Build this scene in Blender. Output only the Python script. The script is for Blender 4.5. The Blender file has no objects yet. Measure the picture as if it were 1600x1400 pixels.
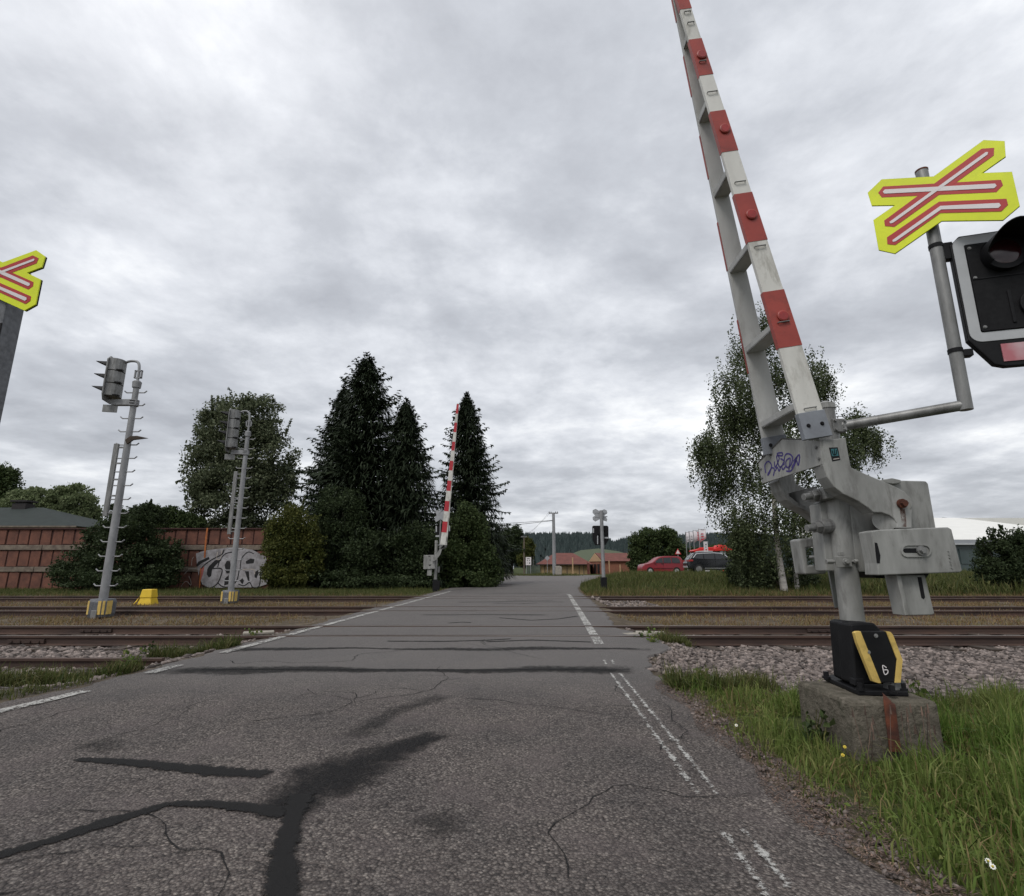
import bpy, math, random
import numpy as np
from mathutils import Vector
random.seed(7); rng = np.random.default_rng(11)
R = math.radians
scene = bpy.context.scene
COL = scene.collection

# ------------------------------------------------------------------ camera
CAM_H, PITCH, FPX = 1.1, R(12.4), 845.0
cd = bpy.data.cameras.new('camera'); cam = bpy.data.objects.new('camera', cd); COL.objects.link(cam)
cam.location = (0, 0, CAM_H); cam.rotation_euler = (R(90) + PITCH, 0, 0)
cd.sensor_width = 36.0; cd.sensor_fit = 'HORIZONTAL'; cd.lens = 36.0 * FPX / 1600.0
cd.clip_start = 0.05; cd.clip_end = 9000
scene.camera = cam

# ------------------------------------------------------------------ sky and light (overcast)
SUN_EL, SUN_AZ = R(52), R(-40)
world = bpy.data.worlds.new('World'); scene.world = world; world.use_nodes = True
wn, wl = world.node_tree.nodes, world.node_tree.links
wn.clear()
def N(t, **k):
    n = wn.new(t)
    for a, b in k.items(): setattr(n, a, b)
    return n
w_out = N('ShaderNodeOutputWorld')
nish = N('ShaderNodeTexSky', sky_type='NISHITA', sun_disc=False, sun_elevation=SUN_EL, sun_rotation=SUN_AZ)
bg_sky = N('ShaderNodeBackground'); bg_sky.inputs[1].default_value = 0.09
wl.new(nish.outputs[0], bg_sky.inputs[0])
tc = N('ShaderNodeTexCoord'); sep = N('ShaderNodeSeparateXYZ'); wl.new(tc.outputs['Generated'], sep.inputs[0])
def wmath(op, a, b=None, clamp=False):
    n = N('ShaderNodeMath', operation=op); n.use_clamp = clamp
    for i, v in enumerate((a, b)):
        if v is None: continue
        if isinstance(v, (int, float)): n.inputs[i].default_value = v
        else: wl.new(v, n.inputs[i])
    return n.outputs[0]
zc = wmath('ADD', wmath('MAXIMUM', sep.outputs[2], 0.0), 0.16)
cu = wmath('DIVIDE', sep.outputs[0], zc); cv = wmath('DIVIDE', sep.outputs[1], zc)
cmb = N('ShaderNodeCombineXYZ'); wl.new(cu, cmb.inputs[0]); wl.new(cv, cmb.inputs[1]); cmb.inputs[2].default_value = 3.7
def wnoise(scale, detail, rough, dist, off):
    mp = N('ShaderNodeMapping'); mp.inputs['Location'].default_value = off; wl.new(cmb.outputs[0], mp.inputs[0])
    n = N('ShaderNodeTexNoise'); n.inputs['Scale'].default_value = scale; n.inputs['Detail'].default_value = detail
    n.inputs['Roughness'].default_value = rough; n.inputs['Distortion'].default_value = dist
    wl.new(mp.outputs[0], n.inputs['Vector']); return n.outputs[0]
n1 = wnoise(0.95, 9, 0.6, 0.12, (1.2, 0.4, 0)); n2 = wnoise(3.1, 9, 0.6, 0.2, (5.1, 2.2, 1.0)); n3 = wnoise(0.3, 3, 0.5, 0.0, (0.7, 0.2, 2.0))
mixn = wmath('ADD', wmath('MULTIPLY', n1, 0.65), wmath('ADD', wmath('MULTIPLY', n2, 0.22), wmath('MULTIPLY', n3, 0.13)))
ramp = N('ShaderNodeValToRGB'); wl.new(mixn, ramp.inputs[0])
els = ramp.color_ramp.elements
els[0].position = 0.37; els[0].color = (0.38, 0.395, 0.43, 1)
els[1].position = 0.635; els[1].color = (1.02, 1.03, 1.03, 1)
e = els.new(0.455); e.color = (0.50, 0.52, 0.56, 1)
e = els.new(0.53); e.color = (0.68, 0.70, 0.74, 1)
bg_cl = N('ShaderNodeBackground'); wl.new(ramp.outputs[0], bg_cl.inputs[0])
# overcast sky: brighter towards the zenith (CIE overcast law, softened)
wl.new(wmath('ADD', 0.84, wmath('MULTIPLY', wmath('MAXIMUM', sep.outputs[2], 0.0), 0.22)), bg_cl.inputs[1])
mxs = N('ShaderNodeMixShader'); mxs.inputs[0].default_value = 0.95
wl.new(bg_sky.outputs[0], mxs.inputs[1]); wl.new(bg_cl.outputs[0], mxs.inputs[2]); wl.new(mxs.outputs[0], w_out.inputs[0])

sd = bpy.data.lights.new('sun', 'SUN'); sd.energy = 1.4; sd.angle = R(22); sd.color = (1.0, 0.97, 0.93)
sun = bpy.data.objects.new('sun', sd); COL.objects.link(sun)
sun.rotation_euler = (R(90) - SUN_EL, 0, R(-35))
sun.location = (0, 0, 30)
vs = scene.view_settings
vs.view_transform = 'Standard'; vs.look = 'None'; vs.exposure = 0.36; vs.gamma = 1.0; vs.use_curve_mapping = False
scene.cycles.max_bounces = 6; scene.cycles.transparent_max_bounces = 8
scene.cycles.use_denoising = True

# ------------------------------------------------------------------ projection helpers (pixel of the 1600x1400 photo -> place)
def ray(px, py):
    u = (px - 800) / FPX; v = (700 - py) / FPX
    return np.array((u, math.cos(PITCH) - v * math.sin(PITCH), math.sin(PITCH) + v * math.cos(PITCH)))
def at(px, py, Y):
    r = ray(px, py); p = r * (Y / r[1]); return Vector((p[0], p[1], CAM_H + p[2]))
def onz(px, py, z=0.0):
    r = ray(px, py); t = (z - CAM_H) / r[2]; return Vector((r[0] * t, r[1] * t, z))
def onplane(px, py, S, phi):
    n = (math.sin(phi), math.cos(phi)); r = ray(px, py)
    k = (S[0] * n[0] + S[1] * n[1]) / (r[0] * n[0] + r[1] * n[1])
    return Vector((r[0] * k, r[1] * k, CAM_H + r[2] * k))

# ------------------------------------------------------------------ materials
def node_mat(name):
    m = bpy.data.materials.new(name); m.use_nodes = True
    nt = m.node_tree; b = nt.nodes['Principled BSDF']; return m, nt, b
def ramp_node(nt, src, stops):
    r = nt.nodes.new('ShaderNodeValToRGB'); el = r.color_ramp.elements
    el[0].position, el[0].color = stops[0][0], (*stops[0][1], 1)
    el[1].position, el[1].color = stops[-1][0], (*stops[-1][1], 1)
    for p, c in stops[1:-1]:
        q = el.new(p); q.color = (*c, 1)
    nt.links.new(src, r.inputs[0]); return r.outputs[0]
def noise_node(nt, scale, detail=6, rough=0.6, stretch=(1, 1, 1), coord='Object', dist=0.0):
    t = nt.nodes.new('ShaderNodeTexCoord'); mp = nt.nodes.new('ShaderNodeMapping'); mp.inputs['Scale'].default_value = stretch
    nt.links.new(t.outputs[coord], mp.inputs[0])
    n = nt.nodes.new('ShaderNodeTexNoise'); n.inputs['Scale'].default_value = scale; n.inputs['Detail'].default_value = detail
    n.inputs['Roughness'].default_value = rough; n.inputs['Distortion'].default_value = dist
    nt.links.new(mp.outputs[0], n.inputs['Vector']); return n.outputs[0]
def mixcol(nt, f, a, b, blend='MIX'):
    m = nt.nodes.new('ShaderNodeMix'); m.data_type = 'RGBA'; m.blend_type = blend
    for s, v in ((0, f), (6, a), (7, b)):
        if isinstance(v, (int, float)): m.inputs[s].default_value = v
        elif isinstance(v, tuple): m.inputs[s].default_value = (*v, 1)
        else: nt.links.new(v, m.inputs[s])
    return m.outputs[2]
def nmath(nt, op, a, b=None, clamp=False):
    n = nt.nodes.new('ShaderNodeMath'); n.operation = op; n.use_clamp = clamp
    for i, v in enumerate((a, b)):
        if v is None: continue
        if isinstance(v, (int, float)): n.inputs[i].default_value = v
        else: nt.links.new(v, n.inputs[i])
    return n.outputs[0]
def add_bump(nt, b, h, strength, dist=0.01):
    bp = nt.nodes.new('ShaderNodeBump'); bp.inputs['Strength'].default_value = strength; bp.inputs['Distance'].default_value = dist
    nt.links.new(h, bp.inputs['Height']); nt.links.new(bp.outputs[0], b.inputs['Normal'])
def mat(name, c1, c2=None, scale=6, rough=0.6, bump=0.0, bscale=60, metal=0.0, stretch=(1, 1, 1), island=0.0, spec=0.35, lo=0.35, hi=0.65, stain=None, stain_amt=0.6, stain_scale=3, bdist=0.004):
    m, nt, b = node_mat(name)
    c2 = c2 or tuple(x * 0.8 for x in c1)
    f = noise_node(nt, scale, stretch=stretch)
    c = ramp_node(nt, f, [(lo, c2), (hi, c1)])
    if stain:
        g = noise_node(nt, stain_scale, 8, 0.7, stretch=stretch, dist=0.3)
        k = nmath(nt, 'MULTIPLY', ramp_node(nt, g, [(0.5, (0, 0, 0)), (0.68, (1, 1, 1))]), stain_amt)
        c = mixcol(nt, k, c, stain)
    if island:
        geo = nt.nodes.new('ShaderNodeNewGeometry')
        v = nmath(nt, 'ADD', nmath(nt, 'MULTIPLY', geo.outputs['Random Per Island'], 2 * island), 1 - island)
        hs = nt.nodes.new('ShaderNodeHueSaturation'); nt.links.new(v, hs.inputs['Value']); nt.links.new(c, hs.inputs['Color']); c = hs.outputs[0]
    nt.links.new(c, b.inputs['Base Color'])
    b.inputs['Roughness'].default_value = rough; b.inputs['Metallic'].default_value = metal
    b.inputs['Specular IOR Level'].default_value = spec
    if bump: add_bump(nt, b, noise_node(nt, bscale, 5, 0.65, stretch=stretch), bump, bdist)
    return m
def leaf_mat(name, cols, trans=0.3, rough=0.55):
    m = bpy.data.materials.new(name); m.use_nodes = True; nt = m.node_tree; nt.nodes.clear()
    o = nt.nodes.new('ShaderNodeOutputMaterial'); geo = nt.nodes.new('ShaderNodeNewGeometry')
    c = ramp_node(nt, geo.outputs['Random Per Island'], [(i / (len(cols) - 1), k) for i, k in enumerate(cols)])
    big = noise_node(nt, 0.9, 3, 0.5)
    c = mixcol(nt, ramp_node(nt, big, [(0.35, (0, 0, 0)), (0.65, (0.35, 0.35, 0.35))]), c, cols[-1])
    p = nt.nodes.new('ShaderNodeBsdfPrincipled'); p.inputs['Roughness'].default_value = rough; p.inputs['Specular IOR Level'].default_value = 0.13
    t = nt.nodes.new('ShaderNodeBsdfTranslucent'); mx = nt.nodes.new('ShaderNodeMixShader'); mx.inputs[0].default_value = trans
    nt.links.new(c, p.inputs['Base Color']); nt.links.new(c, t.inputs[0])
    nt.links.new(p.outputs[0], mx.inputs[1]); nt.links.new(t.outputs[0], mx.inputs[2]); nt.links.new(mx.outputs[0], o.inputs[0])
    return m
def asphalt_mat():
    m, nt, b = node_mat('asphalt')
    t = nt.nodes.new('ShaderNodeTexCoord')
    vor = nt.nodes.new('ShaderNodeTexVoronoi'); vor.inputs['Scale'].default_value = 78; vor.inputs['Randomness'].default_value = 1
    warp = nt.nodes.new('ShaderNodeMix'); warp.data_type = 'VECTOR'
    nz = nt.nodes.new('ShaderNodeTexNoise'); nz.inputs['Scale'].default_value = 40; nt.links.new(t.outputs['Object'], nz.inputs['Vector'])
    warp.inputs[0].default_value = 0.012; nt.links.new(t.outputs['Object'], warp.inputs[4]); nt.links.new(nz.outputs['Color'], warp.inputs[5])
    nt.links.new(warp.outputs[1], vor.inputs['Vector'])
    chip = ramp_node(nt, vor.outputs['Color'], [(0.12, (0.062, 0.056, 0.053)), (0.45, (0.135, 0.12, 0.112)), (0.72, (0.18, 0.165, 0.152)), (0.95, (0.30, 0.275, 0.25))])
    gap = ramp_node(nt, vor.outputs['Distance'], [(0.25, (1, 1, 1)), (0.75, (0.42, 0.40, 0.40))])
    c = mixcol(nt, 1.0, chip, gap, 'MULTIPLY')
    big = noise_node(nt, 1.1, 6, 0.62)
    c = mixcol(nt, 1.0, c, ramp_node(nt, big, [(0.30, (0.66, 0.65, 0.66)), (0.5, (0.98, 0.94, 0.92)), (0.70, (1.28, 1.22, 1.18))]), 'MULTIPLY')
    pink = noise_node(nt, 2.3, 5, 0.6)
    c = mixcol(nt, nmath(nt, 'MULTIPLY', ramp_node(nt, pink, [(0.5, (0, 0, 0)), (0.62, (1, 1, 1))]), 0.4), c, (0.115, 0.094, 0.09))
    # traffic-worn fine, paler surface on the crossing between the rails
    sx = nt.nodes.new('ShaderNodeSeparateXYZ'); nt.links.new(t.outputs['Object'], sx.inputs[0])
    far = nt.nodes.new('ShaderNodeMapRange'); nt.links.new(sx.outputs[1], far.inputs[0])
    far.inputs[1].default_value = 4.6; far.inputs[2].default_value = 6.6
    fine = ramp_node(nt, noise_node(nt, 160, 3, 0.7), [(0.3, (0.10, 0.093, 0.089)), (0.7, (0.185, 0.173, 0.165))])
    c = mixcol(nt, nmath(nt, 'MULTIPLY', far.outputs[0], 0.7), c, fine)
    nt.links.new(c, b.inputs['Base Color']); b.inputs['Roughness'].default_value = 0.82; b.inputs['Specular IOR Level'].default_value = 0.3
    h = nmath(nt, 'SUBTRACT', nmath(nt, 'MULTIPLY', noise_node(nt, 120, 4, 0.6), 0.5), vor.outputs['Distance'])
    add_bump(nt, b, h, 0.9, 0.016)
    return m
def worn_mat(name, col, scale, lo, hi, attr=None, rough=0.7, stretch=(1, 1, 1), strength=1.0, attr_k=0.75):
    m, nt, b = node_mat(name)
    n = noise_node(nt, scale, 8, 0.72, stretch=stretch); big = noise_node(nt, scale * 0.12, 4, 0.6)
    f = nmath(nt, 'ADD', nmath(nt, 'MULTIPLY', n, 0.7), nmath(nt, 'MULTIPLY', big, 0.3))
    f = nmath(nt, 'ADD', nmath(nt, 'MULTIPLY', nmath(nt, 'SUBTRACT', f, 0.5), 2.0), 0.5)
    if attr:
        at_ = nt.nodes.new('ShaderNodeAttribute'); at_.attribute_name = attr
        f = nmath(nt, 'ADD', f, nmath(nt, 'SUBTRACT', nmath(nt, 'MULTIPLY', at_.outputs['Fac'], attr_k), attr_k * 0.6))
    a = nmath(nt, 'MULTIPLY', ramp_node(nt, f, [(lo, (0, 0, 0)), (hi, (1, 1, 1))]), strength)
    nt.links.new(a, b.inputs['Alpha'])
    c = ramp_node(nt, noise_node(nt, scale * 2.5, 4), [(0.3, tuple(x * 0.75 for x in col)), (0.7, col)])
    nt.links.new(c, b.inputs['Base Color']); b.inputs['Roughness'].default_value = rough; b.inputs['Specular IOR Level'].default_value = 0.08
    add_bump(nt, b, noise_node(nt, 90, 6, 0.75), 0.8, 0.012)
    return m
def ground_mat():
    m, nt, b = node_mat('ground_soil')
    def A(n):
        a = nt.nodes.new('ShaderNodeAttribute'); a.attribute_name = n; return a.outputs['Fac']
    soil = ramp_node(nt, noise_node(nt, 3.0, 9, 0.7), [(0.3, (0.055, 0.045, 0.034)), (0.5, (0.10, 0.08, 0.058)), (0.7, (0.165, 0.135, 0.10))])
    grass = ramp_node(nt, noise_node(nt, 5.0, 9, 0.7), [(0.3, (0.022, 0.028, 0.010)), (0.55, (0.05, 0.062, 0.02)), (0.75, (0.085, 0.085, 0.035))])
    vor = nt.nodes.new('ShaderNodeTexVoronoi'); vor.inputs['Scale'].default_value = 17
    t = nt.nodes.new('ShaderNodeTexCoord'); nt.links.new(t.outputs['Object'], vor.inputs['Vector'])
    grav = ramp_node(nt, vor.outputs['Color'], [(0.1, (0.07, 0.062, 0.058)), (0.5, (0.15, 0.135, 0.125)), (0.9, (0.26, 0.24, 0.23))])
    grav = mixcol(nt, 1.0, grav, ramp_node(nt, vor.outputs['Distance'], [(0.2, (1, 1, 1)), (0.7, (0.25, 0.22, 0.2))]), 'MULTIPLY')
    c = mixcol(nt, A('grass'), soil, grass); c = mixcol(nt, A('gravel'), c, grav)
    nt.links.new(c, b.inputs['Base Color']); b.inputs['Roughness'].default_value = 0.95; b.inputs['Specular IOR Level'].default_value = 0.1
    add_bump(nt, b, nmath(nt, 'SUBTRACT', noise_node(nt, 25, 6, 0.7), nmath(nt, 'MULTIPLY', vor.outputs['Distance'], A('gravel'))), 0.8, 0.03)
    return m
M = {}
M['asphalt'] = asphalt_mat()
M['ground'] = ground_mat()
M['line'] = worn_mat('white_line_paint', (0.52, 0.51, 0.48), 34, 0.40, 0.56, strength=0.95)
M['wornline'] = worn_mat('worn_white_line_paint', (0.56, 0.55, 0.52), 44, 0.53, 0.68, attr='edge', attr_k=0.34, strength=0.9)
M['tar'] = worn_mat('tar_seal', (0.026, 0.0255, 0.0255), 45, 0.22, 0.46, attr='edge', rough=0.85, strength=0.95)
M['stain'] = worn_mat('soft_tar_stain', (0.022, 0.022, 0.023), 9, 0.16, 0.72, attr='edge', rough=0.9, strength=0.74)
M['faintstain'] = worn_mat('faint_tar_stain', (0.03, 0.03, 0.03), 16, 0.2, 0.85, attr='edge', rough=0.9, strength=0.45)
M['slotstain'] = worn_mat('filled_slot_tar', (0.028, 0.028, 0.028), 9, 0.25, 0.7, attr='edge', rough=0.9, strength=0.7)
M['grey'] = mat('grey_painted_metal', (0.30, 0.30, 0.285), (0.19, 0.19, 0.18), 4, 0.5, 0.06, 90, stain=(0.10, 0.096, 0.088), stain_amt=0.7, stain_scale=7, stretch=(1.6, 1.6, 0.45))
M['greyd'] = mat('weathered_grey_steel', (0.25, 0.25, 0.245), (0.16, 0.16, 0.155), 7, 0.48, 0.12, 90, metal=0.35, stain=(0.085, 0.08, 0.075), stain_amt=0.7, stain_scale=5, stretch=(2, 2, 0.5))
M['mast'] = mat('galvanised_mast', (0.30, 0.305, 0.31), (0.2, 0.2, 0.205), 6, 0.55, 0.1, 80, metal=0.2, stain=(0.12, 0.12, 0.12), stain_amt=0.5, stretch=(1, 1, 0.4))
M['leadmast'] = mat('dark_mottled_steel', (0.15, 0.155, 0.165), (0.09, 0.093, 0.10), 22, 0.5, 0.15, 80, metal=0.3)
M['bluegrey'] = mat('blue_grey_bracket', (0.22, 0.235, 0.26), (0.17, 0.18, 0.2), 8, 0.5, 0.08)
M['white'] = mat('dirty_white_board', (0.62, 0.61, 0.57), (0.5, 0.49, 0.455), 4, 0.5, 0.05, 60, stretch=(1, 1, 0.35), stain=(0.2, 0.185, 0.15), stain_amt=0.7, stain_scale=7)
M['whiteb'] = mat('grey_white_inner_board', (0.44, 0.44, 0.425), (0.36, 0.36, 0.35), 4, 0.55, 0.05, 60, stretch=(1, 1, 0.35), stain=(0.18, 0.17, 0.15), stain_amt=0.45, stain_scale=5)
M['red'] = mat('faded_red_band', (0.33, 0.058, 0.044), (0.26, 0.045, 0.036), 5, 0.45, 0.05, stain=(0.13, 0.035, 0.028), stain_amt=0.65, stain_scale=6)
M['redf'] = mat('bright_red_band', (0.42, 0.03, 0.04), (0.36, 0.025, 0.035), 5, 0.45)
M['reflector'] = mat('red_reflector', (0.32, 0.02, 0.016), (0.24, 0.015, 0.012), 20, 0.25, spec=0.6)
M['black'] = mat('black_paint', (0.010, 0.010, 0.011), (0.006, 0.006, 0.007), 9, 0.55, 0.25, 70, spec=0.2)
M['blackm'] = mat('matt_black', (0.013, 0.013, 0.014), (0.008, 0.008, 0.009), 30, 0.7, 0.25, 200, spec=0.15)
M['yellowp'] = mat('worn_yellow_paint', (0.62, 0.44, 0.13), (0.52, 0.36, 0.10), 6, 0.5, 0.1, stain=(0.2, 0.15, 0.05), stain_amt=0.5, stain_scale=14)
M['fluo'] = mat('fluorescent_yellow_sheet', (0.72, 0.80, 0.012), (0.60, 0.67, 0.012), 2.5, 0.45, stain=(0.42, 0.46, 0.03), stain_amt=0.35, stain_scale=5)
M['signred'] = mat('sign_red', (0.42, 0.03, 0.03), (0.38, 0.026, 0.026), 5, 0.4)
M['signwhite'] = mat('sign_white', (0.70, 0.66, 0.66), (0.66, 0.62, 0.62), 5, 0.4)
M['signback'] = mat('sign_back_aluminium', (0.36, 0.37, 0.385), (0.3, 0.31, 0.32), 9, 0.5, metal=0.3)
M['rust'] = mat('rust', (0.13, 0.04, 0.02), (0.05, 0.02, 0.014), 14, 0.85, 0.5, 80)
M['rail'] = mat('rusty_rail_steel', (0.082, 0.048, 0.036), (0.04, 0.026, 0.022), 6, 0.7, 0.3, 60, stretch=(0.15, 1, 1))
M['railtop'] = mat('rail_running_surface', (0.20, 0.165, 0.14), (0.11, 0.085, 0.07), 5, 0.42, metal=0.5, stretch=(0.1, 1, 1))
M['concrete'] = mat('weathered_concrete', (0.17, 0.15, 0.122), (0.075, 0.067, 0.052), 6, 0.95, 0.7, 50, stain=(0.03, 0.032, 0.02), stain_amt=0.8, stain_scale=6, bdist=0.02, spec=0.1)
M['slab'] = mat('pale_concrete', (0.34, 0.31, 0.26), (0.22, 0.2, 0.17), 8, 0.9, 0.4, 50)
M['sleeper'] = mat('dark_sleeper', (0.075, 0.055, 0.042), (0.035, 0.028, 0.022), 7, 0.9, 0.5, 30, stretch=(1, 0.3, 1))
M['stone'] = mat('ballast_stone', (0.20, 0.165, 0.148), (0.10, 0.082, 0.074), 9, 0.9, 0.4, 60, island=0.7)
M['brick'] = mat('red_brick_panel', (0.175, 0.074, 0.05), (0.10, 0.045, 0.034), 2.2, 0.9, 0.5, 14, stain=(0.085, 0.04, 0.032), stain_amt=0.65, stain_scale=1.6, bdist=0.02)
M['joint'] = mat('recessed_dark_joint', (0.06, 0.026, 0.022), (0.035, 0.018, 0.016), 6, 0.95, 0.4)
M['band'] = mat('concrete_band', (0.20, 0.165, 0.13), (0.11, 0.085, 0.07), 4, 0.9, 0.4, 25, stain=(0.06, 0.045, 0.038), stain_amt=0.6)
M['silver'] = mat('silver_spray_paint', (0.36, 0.345, 0.36), (0.2, 0.185, 0.19), 3.0, 0.6, stain=(0.07, 0.06, 0.06), stain_amt=0.55, stain_scale=2.2)
M['blackspray'] = mat('black_spray_paint', (0.014, 0.013, 0.014), (0.009, 0.009, 0.01), 6, 0.7)
M['pink'] = mat('pink_spray_paint', (0.42, 0.13, 0.11), (0.3, 0.09, 0.075), 5, 0.7)
M['orangestreak'] = mat('orange_streak', (0.42, 0.14, 0.04), (0.28, 0.085, 0.03), 5, 0.8)
M['whitespray'] = mat('pale_spray_paint', (0.4, 0.36, 0.33), (0.28, 0.24, 0.22), 8, 0.7)
M['purple'] = mat('purple_marker', (0.05, 0.035, 0.17), (0.035, 0.025, 0.12), 12, 0.5)
M['teal'] = mat('teal_print', (0.03, 0.13, 0.15), (0.02, 0.09, 0.1), 12, 0.4)
M['bark'] = mat('dark_bark', (0.05, 0.038, 0.028), (0.025, 0.02, 0.016), 6, 0.95, 0.8, 14, stretch=(1, 1, 0.3), bdist=0.03)
M['birchbark'] = mat('birch_bark', (0.52, 0.49, 0.45), (0.38, 0.35, 0.32), 5, 0.8, 0.3, 14, stain=(0.03, 0.027, 0.024), stain_amt=0.95, stain_scale=2.6, stretch=(0.5, 0.5, 2.0))
M['birch'] = leaf_mat('birch_leaves', [(0.025, 0.036, 0.016), (0.062, 0.082, 0.036), (0.11, 0.13, 0.064)], 0.25)
M['leafd'] = leaf_mat('dark_leaves', [(0.012, 0.02, 0.008), (0.032, 0.048, 0.02), (0.062, 0.082, 0.038)], 0.25)
M['leafm'] = leaf_mat('mid_green_leaves', [(0.018, 0.032, 0.011), (0.044, 0.068, 0.023), (0.078, 0.10, 0.04)], 0.25)
M['leafp'] = leaf_mat('poplar_leaves', [(0.035, 0.05, 0.025), (0.085, 0.105, 0.055), (0.16, 0.175, 0.105)], 0.25)
M['leafy'] = leaf_mat('yellowing_leaves', [(0.024, 0.036, 0.011), (0.062, 0.078, 0.02), (0.125, 0.125, 0.034)], 0.3)
M['willow'] = leaf_mat('willow_leaves', [(0.07, 0.095, 0.04), (0.13, 0.165, 0.075), (0.20, 0.23, 0.12)], 0.3)
M['needle'] = leaf_mat('spruce_needles', [(0.010, 0.016, 0.009), (0.022, 0.032, 0.017), (0.04, 0.052, 0.03)], 0.1)
M['forest'] = leaf_mat('far_spruce', [(0.013, 0.021, 0.021), (0.02, 0.031, 0.03), (0.03, 0.042, 0.04)], 0.0)
M['grass'] = leaf_mat('grass_blades', [(0.045, 0.085, 0.014), (0.085, 0.15, 0.026), (0.135, 0.20, 0.045), (0.22, 0.21, 0.08)], 0.35)
M['drygrass'] = leaf_mat('dry_track_grass', [(0.11, 0.058, 0.036), (0.21, 0.13, 0.072), (0.29, 0.205, 0.105), (0.12, 0.115, 0.042)], 0.25)
M['banksgrass'] = leaf_mat('bank_grass', [(0.03, 0.045, 0.012), (0.06, 0.085, 0.022), (0.10, 0.115, 0.036), (0.14, 0.125, 0.055)], 0.3)
M['litter'] = mat('dry_litter', (0.15, 0.10, 0.075), (0.07, 0.048, 0.04), 8, 0.9, island=0.75)
M['roofd'] = mat('dark_green_roof_felt', (0.026, 0.034, 0.031), (0.018, 0.024, 0.022), 2, 0.85, 0.3, 12)
M['rooftile'] = mat('red_roof_tiles', (0.16, 0.058, 0.046), (0.11, 0.042, 0.034), 1.5, 0.8, 0.3, 8)
M['yellowwall'] = mat('yellow_render', (0.36, 0.25, 0.13), (0.30, 0.21, 0.11), 1.0, 0.9)
M['terrawall'] = mat('terracotta_block', (0.25, 0.105, 0.066), (0.19, 0.08, 0.052), 2.5, 0.9, 0.3, 8)
M['gable'] = mat('pale_orange_gable', (0.44, 0.29, 0.17), (0.38, 0.25, 0.145), 2, 0.9)
M['dark'] = mat('dark_opening', (0.02, 0.016, 0.016), (0.014, 0.012, 0.012), 4, 0.6)
M['wood'] = mat('weathered_wood', (0.15, 0.12, 0.095), (0.09, 0.07, 0.055), 4, 0.9, 0.3, 20, stretch=(1, 1, 0.2))
M['greenwood'] = mat('green_grey_board', (0.10, 0.12, 0.09), (0.065, 0.08, 0.06), 4, 0.9)
M['whiteroof'] = mat('white_sheet_roof', (0.72, 0.71, 0.67), (0.68, 0.67, 0.63), 0.6, 0.6)
M['hallgrey'] = mat('grey_fascia', (0.30, 0.31, 0.33), (0.26, 0.27, 0.29), 1, 0.6)
M['hallwall'] = mat('dark_glazed_wall', (0.055, 0.075, 0.075), (0.035, 0.05, 0.05), 0.4, 0.3, spec=0.5)
M['redcar'] = mat('red_car_paint', (0.21, 0.008, 0.016), (0.19, 0.007, 0.014), 4, 0.28, spec=0.55)
M['blackcar'] = mat('black_car_paint', (0.008, 0.009, 0.011), (0.007, 0.008, 0.01), 4, 0.22, spec=0.55)
M['glass'] = mat('car_glass', (0.02, 0.023, 0.025), (0.016, 0.018, 0.02), 4, 0.1, spec=0.6)
M['tyre'] = mat('tyre_rubber', (0.015, 0.015, 0.015), (0.011, 0.011, 0.011), 9, 0.85)
M['alloy'] = mat('wheel_trim', (0.5, 0.5, 0.5), (0.42, 0.42, 0.42), 9, 0.4, metal=0.3)
M['chrome'] = mat('silver_trim', (0.55, 0.56, 0.57), (0.5, 0.5, 0.51), 9, 0.3, metal=0.5)
M['taillight'] = mat('red_lamp_lens', (0.35, 0.03, 0.03), (0.3, 0.025, 0.025), 9, 0.25)
M['machinered'] = mat('machine_red', (0.55, 0.022, 0.018), (0.48, 0.02, 0.016), 2, 0.4)
M['flag'] = mat('white_flag_cloth', (0.60, 0.57, 0.58), (0.54, 0.51, 0.52), 1.5, 0.8)
M['flagred'] = mat('flag_red_print', (0.45, 0.04, 0.06), (0.4, 0.035, 0.05), 3, 0.8)
M['field'] = mat('meadow_on_hill', (0.075, 0.09, 0.05), (0.06, 0.075, 0.042), 0.02, 0.95)
M['hillsoil'] = mat('forest_floor', (0.014, 0.02, 0.018), (0.01, 0.015, 0.013), 0.02, 0.95)
M['petal'] = mat('white_petal', (0.75, 0.75, 0.7), (0.7, 0.7, 0.65), 30, 0.7)
M['flowery'] = mat('yellow_flower', (0.6, 0.45, 0.05), (0.5, 0.38, 0.04), 30, 0.7)
M['yellowbox'] = mat('yellow_painted_cover', (0.68, 0.46, 0.03), (0.58, 0.39, 0.025), 6, 0.5, stain=(0.3, 0.2, 0.03), stain_amt=0.4)
M['lens'] = mat('dark_red_lens', (0.03, 0.006, 0.008), (0.022, 0.005, 0.006), 20, 0.15, spec=0.6)
M['borderw'] = mat('signal_white_border', (0.42, 0.43, 0.44), (0.36, 0.37, 0.38), 6, 0.5)
def blur_label():
    m, nt, b = node_mat('blurred_red_label')
    f = noise_node(nt, 7, 2, 0.4)
    nt.links.new(ramp_node(nt, f, [(0.36, (0.50, 0.36, 0.38)), (0.66, (0.40, 0.13, 0.15))]), b.inputs['Base Color']); b.inputs['Roughness'].default_value = 0.5
    return m
M['label'] = blur_label()

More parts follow.
